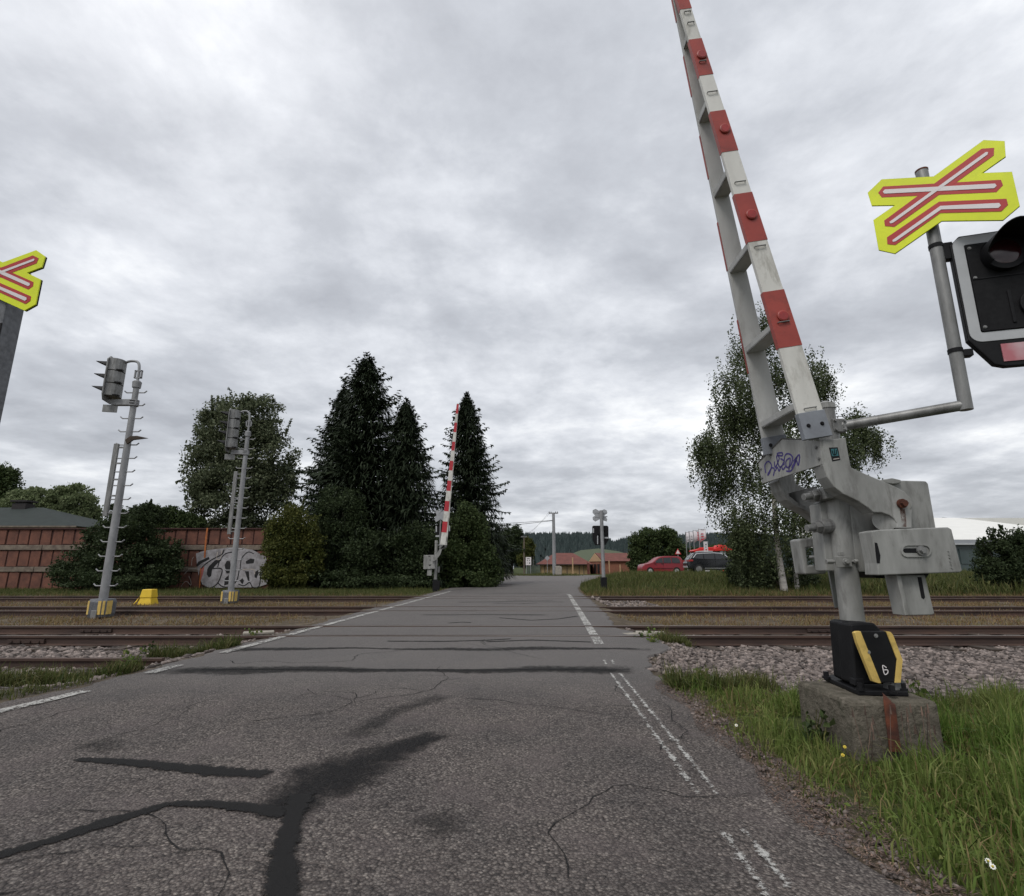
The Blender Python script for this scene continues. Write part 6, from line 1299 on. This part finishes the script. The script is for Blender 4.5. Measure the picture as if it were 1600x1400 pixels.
# ------------------------------------------------------------------ cars
def wheel(t, x, y, z, r, w, side):
    # wheel axis along local y of the car frame
    o = []
    return o
def car(label, name, px, Y, heading, prof, wins, L, W, paint, wheels, r, group, extras):
    """prof: side outline (x along the car, z); built in a frame turned by heading, camber inwards above the belt line"""
    g = at(px, 895, Y); x0 = g.x; z0 = gz1(x0, Y)
    if float(RA(Y)) > x0 > float(LA(Y)): z0 = 0.0
    t = Thing(name, label, 'car', (x0, Y, z0), group)
    ch, sh = math.cos(heading), math.sin(heading)
    def W_(a, b, c): return Vector((x0 + a * ch - b * sh, Y + a * sh + b * ch, z0 + c))
    belt = extras['belt']; zmax = max(p[1] for p in prof)
    def half(z): return W / 2 * (1 - 0.20 * max(0, (z - belt) / (zmax - belt)) ** 1.2) * (1 - 0.06 * max(0, (0.5 - z) / 0.5))
    n = len(prof); V = []
    for s, ins in ((-1, 0), (-1, 1), (1, 1), (1, 0)):
        for (a, z) in prof:
            cx, cz = extras['c']
            k = 1.0 if ins else 0.955
            h = half(z) - (0.0 if not ins else 0.06)
            if ins: V.append(W_(a, s * h, z))
            else: V.append(W_(cx + (a - cx) * k, s * half(z), cz + (z - cz) * k))
    Fs = [tuple(range(n - 1, -1, -1)), tuple(3 * n + i for i in range(n))]
    for r_ in range(3):
        for i in range(n): j = (i + 1) % n; Fs.append((r_ * n + i, r_ * n + j, (r_ + 1) * n + j, (r_ + 1) * n + i))
    body = t.part('body', (V, Fs), paint, bevel=0.03, smooth=True)
    for q in wins:
        for s in (-1, 1):
            P0 = [W_(a, s * (half(z) + .004), z) for a, z in q]; P1 = [W_(a, s * (half(z) - .05), z) for a, z in q]; m_ = len(q)
            t.part('window', (P0 + P1, [tuple(range(m_)), tuple(range(2 * m_ - 1, m_ - 1, -1))] + [((i + 1) % m_, i, m_ + i, m_ + (i + 1) % m_) for i in range(m_)]), 'glass', parent=body)
    for nm, (a0, z0_), (a1, z1_), wf in extras['screens']:
        d = Vector((z0_ - z1_, 0, a1 - a0)).normalized() * .012; d = d if d.x * (1 if (a0 + a1) / 2 > extras['c'][0] else -1) > 0 else -d
        Q = [W_(a0 + d.x, -half(z0_) * wf, z0_ + d.z), W_(a0 + d.x, half(z0_) * wf, z0_ + d.z), W_(a1 + d.x, half(z1_) * wf, z1_ + d.z), W_(a1 + d.x, -half(z1_) * wf, z1_ + d.z)]
        t.part(nm, extrude(Q, W_(-d.x * 3, 0, -d.z * 3) - W_(0, 0, 0)), 'glass', parent=body)
    for a in wheels:
        for s in (-1, 1):
            c = W_(a, s * (W / 2 - .19), r); ax = (W_(a, s * (W / 2 + .015), r) - c)
            t.part('wheel_arch', tube([c + ax * .2, c + ax * 0.985], r * 1.14, 22), 'blackm', parent=body)
            wh = t.part('wheel', tube([c, c + ax * .1, c + ax * .95, c + ax * 1.03], [r * .92, r, r, r * .93], 22), 'tyre', smooth=True)
            t.part('rim', join(tube([c + ax * 1.02, c + ax * 1.06], r * .64, 18), tube([c + ax * 1.05, c + ax * 1.10], r * .18, 10)), extras['rim'], parent=wh)
    for nm, q, m_ in extras['bits']:
        for s in (-1, 1):
            P0 = [W_(a, s * (half(z) + .008), z) for a, z in q]; P1 = [W_(a, s * (half(z) - .03), z) for a, z in q]; k = len(q)
            t.part(nm, (P0 + P1, [tuple(range(k)), tuple(range(2 * k - 1, k - 1, -1))] + [((i + 1) % k, i, k + i, k + (i + 1) % k) for i in range(k)]), m_, parent=body)
    for nm, a, z, sx, sz, wf, m_ in extras['ends']:
        for s in ((-1, 1) if wf < .9 else (0,)):
            sy = W * .94 if s == 0 else W * .2
            t.part(nm, frame_box(W_(a, s * W * .36, z), (ch, sh, 0), (-sh, ch, 0), (0, 0, 1), sx, sy, sz), m_, parent=body, bevel=.01)
    for s in (-1, 1):
        a, z = extras['mirror']; t.part('mirror', frame_box(W_(a, s * (W / 2 + .09), z), (ch, sh, 0), (-sh, ch, 0), (0, 0, 1), .1, .18, .15), paint, parent=body, bevel=.03)
    return t
van = [(-2.18, .32), (-2.18, .62), (-2.10, .86), (-1.95, .98), (-1.35, 1.10), (-1.05, 1.20), (-.42, 1.66), (-.1, 1.76), (.5, 1.81), (1.5, 1.80), (1.88, 1.74), (2.02, 1.55), (2.16, 1.02), (2.19, .6), (2.16, .3), (1.2, .24), (-1.4, .24)]
car('dark red high roofed van parked on the bank, left of the black car', 'parked_car', 1032.5, 57, R(4), van,
    [[(-1.0, 1.14), (-.42, 1.56), (-.02, 1.62), (-.02, 1.14)], [(.06, 1.14), (.06, 1.63), (.82, 1.66), (.86, 1.14)], [(.96, 1.14), (.92, 1.66), (1.5, 1.64), (1.72, 1.5), (1.78, 1.14)]], 4.4, 1.8, 'redcar', (-1.38, 1.36), .33, 'cars parked behind the bank',
    dict(belt=1.05, c=(0, 1.0), rim='alloy', mirror=(-.86, 1.16), screens=[('windscreen', (-1.02, 1.2), (-.42, 1.64), .86), ('rear_window', (2.12, 1.12), (2.0, 1.6), .8)],
         bits=[('door_seam', [(.02, .42), (.035, .42), (.035, 1.12), (.02, 1.12)], 'blackm'), ('door_handle', [(-.2, 1.02), (-.02, 1.02), (-.02, 1.06), (-.2, 1.06)], 'blackm'), ('side_strip', [(-1.0, .55), (1.0, .55), (1.0, .59), (-1.0, .59)], 'blackm'), ('tail_lamp', [(2.08, .98), (2.14, .98), (2.08, 1.42), (2.02, 1.42)], 'taillight')],
         ends=[('headlight', -2.0, .86, .2, .16, .2, 'chrome'), ('bumper', -2.17, .42, .06, .2, 1, 'redcar'), ('bumper', 2.17, .45, .06, .18, 1, 'blackm')]))
suv = [(-2.28, .4), (-2.36, .62), (-2.34, .95), (-2.22, 1.12), (-2.02, 1.42), (-1.72, 1.68), (-1.3, 1.76), (-.2, 1.79), (.4, 1.74), (.8, 1.58), (1.15, 1.26), (1.3, 1.16), (2.0, 1.04), (2.3, .88), (2.36, .6), (2.3, .36), (1.2, .28), (-1.3, .28)]
car('black car with silver roof trim half hidden by the birch', 'parked_car', 1116, 47, R(-7), suv,
    [[(-1.72, 1.24), (-1.5, 1.56), (-1.0, 1.6), (-1.0, 1.2)], [(-.93, 1.2), (-.93, 1.61), (-.1, 1.64), (-.1, 1.18)], [(-.03, 1.18), (-.03, 1.64), (.4, 1.6), (.72, 1.46), (.98, 1.2)]], 4.7, 1.94, 'blackcar', (-1.42, 1.45), .37, 'cars parked behind the bank',
    dict(belt=1.12, c=(0, 1.0), rim='greyd', mirror=(.85, 1.2), screens=[('windscreen', (1.14, 1.24), (.5, 1.68), .84), ('rear_window', (-2.2, 1.16), (-1.84, 1.56), .8)],
         bits=[('roof_trim', [(-1.86, 1.30), (-1.80, 1.28), (-1.52, 1.60), (-1.0, 1.645), (-.1, 1.675), (.42, 1.635), (.78, 1.48), (1.04, 1.22), (1.08, 1.24), (.8, 1.53), (.44, 1.68), (-.1, 1.72), (-1.0, 1.69), (-1.56, 1.645)], 'chrome'), ('tail_lamp', [(-2.26, .98), (-1.84, 1.02), (-1.86, 1.14), (-2.18, 1.16)], 'taillight'), ('door_seam', [(-.07, .5), (-.055, .5), (-.055, 1.18), (-.07, 1.18)], 'blackm'), ('sill_trim', [(-.95, .42), (1.0, .42), (1.0, .46), (-.95, .46)], 'chrome')],
         ends=[('tail_light', -2.27, 1.04, .1, .13, .2, 'taillight'), ('headlight', 2.2, .88, .16, .14, .2, 'chrome'), ('bumper', -2.33, .55, .08, .14, 1, 'chrome'), ('bumper', 2.32, .5, .08, .2, 1, 'blackm'), ('number_plate', -2.37, .8, .02, .12, .95, 'blackm')]))

# ------------------------------------------------------------------ dealer flags, totem and red farm machine
for k, (px, ptop, wpx, bot, lean) in enumerate(((1071, 832, 5.5, 851, 5), (1076.5, 831, 7, 850, 6), (1083, 829.5, 8, 849, 6), (1091.5, 827.5, 11, 848, 5))):
    Y = 70 - 2.2 * k; a = at(px, ptop, Y); b = at(px + lean, 878, Y); w = wpx * Y / FPX; zb = at(0, bot, Y).z; z0 = gz1(b.x, Y)
    t = Thing('flag_pole', ['pale advertising flag farthest left in the row of four', 'second pale advertising flag from the left', 'third pale advertising flag with red lettering at its right edge', 'rightmost and widest pale advertising flag'][k], 'flag', (a.x, Y, z0), 'row of advertising flags')
    t.part('pole', tube([(a.x, Y, z0 - .1), (a.x, Y, a.z + .1)], .045, 8), 'mast'); t.part('top_bar', tube([(a.x, Y, a.z + .02), (a.x + w, Y, a.z + .04)], .025, 6), 'mast')
    V = []; nn = 8
    for i in range(nn + 1):
        for z in (0, .5, 1):
            f = i / nn; V.append((a.x + w * f, Y + .06 * math.sin(f * 5 + z * 2 + k), zb + (.5 * f if z == 0 else 0) + (a.z - zb) * z * (1 if z else 0)))
    V = [(x, y, z) for x, y, z in V]; Fs = [(3 * i + j, 3 * i + 3 + j, 3 * i + 4 + j, 3 * i + 1 + j) for i in range(nn) for j in range(2)]
    fl = t.part('flag', (V, Fs), 'flag', smooth=True)
    sm = fl.modifiers.new('thick', 'SOLIDIFY'); sm.thickness = .01
    for j in range(6 if k == 2 else 3):
        zz = zb + (a.z - zb) * (.22 + (.12 if k == 2 else .2) * j); t.part('lettering', box(a.x + w * (.72 if k == 2 else .25), a.x + w * (.95 if k == 2 else .6), Y - .12, Y - .11, zz, zz + .13), 'flagred' if k >= 2 else 'flag', parent=fl)
def machine():
    Y = 62; s = lambda X, Y_, d=0: at(980 + X / 8.889, 800 + Y_ / 8.889, Y + d)
    t = Thing('farm_machine', 'bright red folded farm machine standing behind the black car', 'farm machine', (s(1150, 640).x, Y, gz1(s(1150, 640).x, Y)))
    bd = t.part('main_beam', extrude([s(*q) for q in ((915, 540), (940, 525), (1060, 500), (1190, 490), (1210, 520), (1205, 545), (1130, 565), (940, 560))], (0, 1.6, 0)), 'machinered', bevel=.05)
    t.part('red_hood', extrude([s(*q) for q in ((1205, 510), (1265, 490), (1290, 455), (1370, 465), (1400, 500), (1500, 500), (1500, 545), (1390, 540), (1300, 540), (1215, 545))], (0, 1.8, 0)), 'machinered', bevel=.06)
    t.part('swath_arm', join(tube([s(1180, 530, .4), s(1275, 460, .4), s(1340, 470, .4)], .07, 8), tube([s(930, 545, .5), s(1010, 500, .5), s(1210, 495, .5)], .06, 8)), 'machinered')
    t.part('canvas_sheet', extrude([s(*q, -.05) for q in ((945, 545), (1070, 535), (1190, 540), (1180, 570), (1080, 580), (960, 570))], (0, .05, 0)), 'borderw')
    for x_ in (935, 1010, 1240, 1370): t.part('leg', box(s(x_, 600).x - .06, s(x_, 600).x + .06, Y + .3, Y + .42, gz1(s(x_, 600).x, Y), s(x_, 545).z), 'blackm')
    t.part('grey_panel', box(s(1300, 600).x, s(1380, 600).x, Y + .1, Y + .5, gz1(s(1300, 600).x, Y) + .6, s(1300, 548).z), 'hallgrey')
    for x_ in (960, 1330):
        c = s(x_, 650); zz = gz1(c.x, Y) + .45; w = t.part('wheel', tube([(c.x, Y - .05, zz), (c.x, Y + .3, zz)], .45, 18), 'tyre'); t.part('rim', tube([(c.x, Y - .07, zz), (c.x, Y - .04, zz)], .25, 14), 'machinered', parent=w)
    a, b = s(1066, 410, -3), s(1130, 600, -3); zg = gz1(a.x, Y - 3)
    g = Thing('sign_totem', 'narrow pale sign pillar with dark lettering before the red machine', 'sign', (a.x, Y - 3, zg)); p = g.part('pillar', box(a.x, b.x, Y - 3, Y - 2.8, zg, a.z), 'flag')
    for k in range(4): zz = a.z - .3 - k * .28; g.part('lettering', box(a.x + .1, b.x - .12 - .06 * (k % 2), Y - 3.012, Y - 3, zz - .08, zz + .06), 'greyd' if k < 2 else 'flagred', parent=p)
machine()

# ------------------------------------------------------------------ white roofed hall, right
def hall():
    Y = 52; e0 = at(1455, 852, Y); x0 = at(1440, 852, Y).x; x1 = at(1800, 852, Y).x; zr = at(1470, 809, Y + 22).z; ze = at(0, 843, Y).z; zf = at(0, 849, Y).z
    z0 = gz1(x0, Y) - .1; t = Thing('hall', 'long low hall with white sheet roof and dark glazing at right', 'hall', (x0, Y, z0))
    t.part('roof', ([(x0, Y, ze), (x1, Y, ze), (x1, Y + 22, zr), (x0, Y + 22, zr), (x0, Y, ze - .1), (x1, Y, ze - .1), (x1, Y + 22, ze - .1), (x0, Y + 22, ze - .1)], [(0, 1, 2, 3), (0, 4, 5, 1), (1, 5, 6, 2), (2, 6, 7, 3), (3, 7, 4, 0), (7, 6, 5, 4)]), 'whiteroof')
    t.part('fascia', box(x0 - .2, x1, Y - .25, Y - .05, zf - .1, ze - .02), 'hallgrey'); t.part('gutter', box(x0 - .2, x1, Y - .32, Y - .25, zf - .14, zf), 'borderw')
    w = t.part('wall', box(x0 + .2, x1, Y + .1, Y + 21.5, z0, zf), 'hallwall')
    n = 14
    for k in range(n): xx = x0 + .4 + (x1 - x0) * k / n; t.part('window', box(xx, xx + (x1 - x0) / n - .18, Y + .04, Y + .1, zf - 1.9, zf - .5), 'hallwall', parent=w)
    # second roof lying behind with its own gable line
    t2 = Thing('hall', 'second white hall roof with pointed gable behind the front hall', 'hall', (x0, Y + 24, z0)); Yb = Y + 26
    pk = at(1472, 809.5, Yb); lo = at(1462, 815, Yb); hi = at(1545, 818, Yb); e = at(1800, 808, Yb + 10)
    t2.part('gable_wall', extrude([(lo.x, Yb, z0), (lo.x, Yb, lo.z), (pk.x, Yb, pk.z), (hi.x, Yb, hi.z), (hi.x, Yb, z0)], (0, .3, 0)), 'whiteroof')
    t2.part('roof', extrude([(pk.x - 1, Yb + .35, pk.z - .5), (pk.x, Yb + .35, pk.z + .05), (e.x, Yb + .35, pk.z + .05), (e.x, Yb + .35, pk.z - 1.8), (pk.x, Yb + .35, pk.z - 1.8)], (0, 12, 0)), 'whiteroof')
    t2.part('ridge_line', tube([(lo.x - .4, Yb - .1, lo.z), (pk.x, Yb - .1, pk.z + .04), (hi.x + 1.5, Yb - .1, hi.z - .05)], .08, 6), 'hallgrey')
hall()

# ------------------------------------------------------------------ small plants and flowers near the camera
def weed(label, x, y, h, n, m='grass', seed=0, leaf=.05):
    random.seed(seed); z0 = gz1(x, y); t = Thing('weed_plant', label, 'weed', (x, y, z0), 'roadside weeds'); V = []; st = []
    for k in range(n):
        a = random.uniform(0, 6.28); hh = h * random.uniform(.6, 1.1); tip = Vector((x + math.cos(a) * hh * .35, y + math.sin(a) * hh * .35, z0 + hh)); st.append(tube([(x, y, z0 - .02), ((x + tip.x) / 2, (y + tip.y) / 2, z0 + hh * .6), tip], [.004, .003, .0015], 4))
        for j in range(7):
            f = .25 + .75 * j / 7; c = Vector((x, y, z0)).lerp(tip, f); V.append(tuple(c - Vector((x, y, z0)) + Vector((random.gauss(0, .03), random.gauss(0, .03), random.gauss(0, .02)))))
    t.part('stems', join(*st), 'banksgrass'); leaves_mesh('leaves', np.array(V), leaf, m, t.o)
for i, (px, py, h, n, lab) in enumerate(((205, 1035, .34, 9, 'leafy green weed among the stones left of the road'), (240, 1012, .26, 7, 'small weed standing against the left rail'), (1020, 1005, .34, 10, 'bushy green weed at the rail ends right of the road'), (1000, 998, .26, 7, 'low weed at the right road edge by the rails'), (1445, 1120, .3, 7, 'thin weed at the right side of the concrete plinth'), (1275, 1165, .22, 8, 'leafy weed at the left foot of the plinth'), (1095, 1060, .2, 9, 'broad green weed between grass and stones'), (480, 985, .2, 6, 'small weed at the left road edge by the rails'), (395, 996, .24, 7, 'weed between the rails left of the white line'))):
    p = onz(px, py, -0.03); weed(lab, p.x, p.y, h, n, 'leafm' if i % 2 else 'grass', 40 + i, .055)
def flower(label, px, py, h, kind):
    p = onz(px, py, 0.12); z0 = gz1(p.x, p.y); t = Thing('flower', label, 'flower', (p.x, p.y, z0), 'flowers in the verge'); c = Vector((p.x, p.y, z0 + h)); nn = Vector((-.3, -.7, .6)).normalized(); u = nn.cross(Vector((0, 0, 1))).normalized(); v = nn.cross(u)
    t.part('stem', tube([(p.x, p.y, z0), c], .003, 5), 'banksgrass')
    pet = []
    for k in range(9):
        a = 2 * math.pi * k / 9; d = u * math.cos(a) + v * math.sin(a); q = u * -math.sin(a) + v * math.cos(a); pet.append(([c + d * .002, c + d * .007 + q * .0024, c + d * .010, c + d * .007 - q * .0024], [(0, 1, 2, 3)]))
    t.part('petals', join(*pet), kind); t.part('flower_head', tube([c - nn * .002, c + nn * .006], [.0042, .0022], 10), 'flowery')
for i, (px, py, k, lab) in enumerate(((1543, 1340, 'petal', 'white daisy low in the grass at bottom right'), (1550, 1348, 'petal', 'second white daisy beside the one at bottom right'), (1319, 1160, 'flowery', 'yellow flower at the foot of the concrete plinth'), (1316, 1172, 'flowery', 'lower yellow flower at the foot of the plinth'), (1150, 1128, 'petal', 'tiny white flower at the grass edge beside the road'))):
    flower(lab, px, py, .14, k)
def stalks():
    g = []; 
    for k in range(16):
        x = random.uniform(2.0, 2.5); y = random.uniform(3.38, 3.52); h = random.uniform(.2, .36); b = Vector((x, y, -.03)); tp = b + Vector((random.uniform(-.05, .05), random.uniform(-.03, .03), h)); g.append(tube([b, b.lerp(tp, .6), tp], [.0025, .002, .0015], 4)); g.append(tube([tp - Vector((0, 0, .05)), tp], [.006, .002], 5))
    o = link_mesh('seed_stalks', join(*g), 'litter'); tag(o, 'pale dry seed stalks before the concrete plinth', 'weeds', kind='stuff')
stalks()
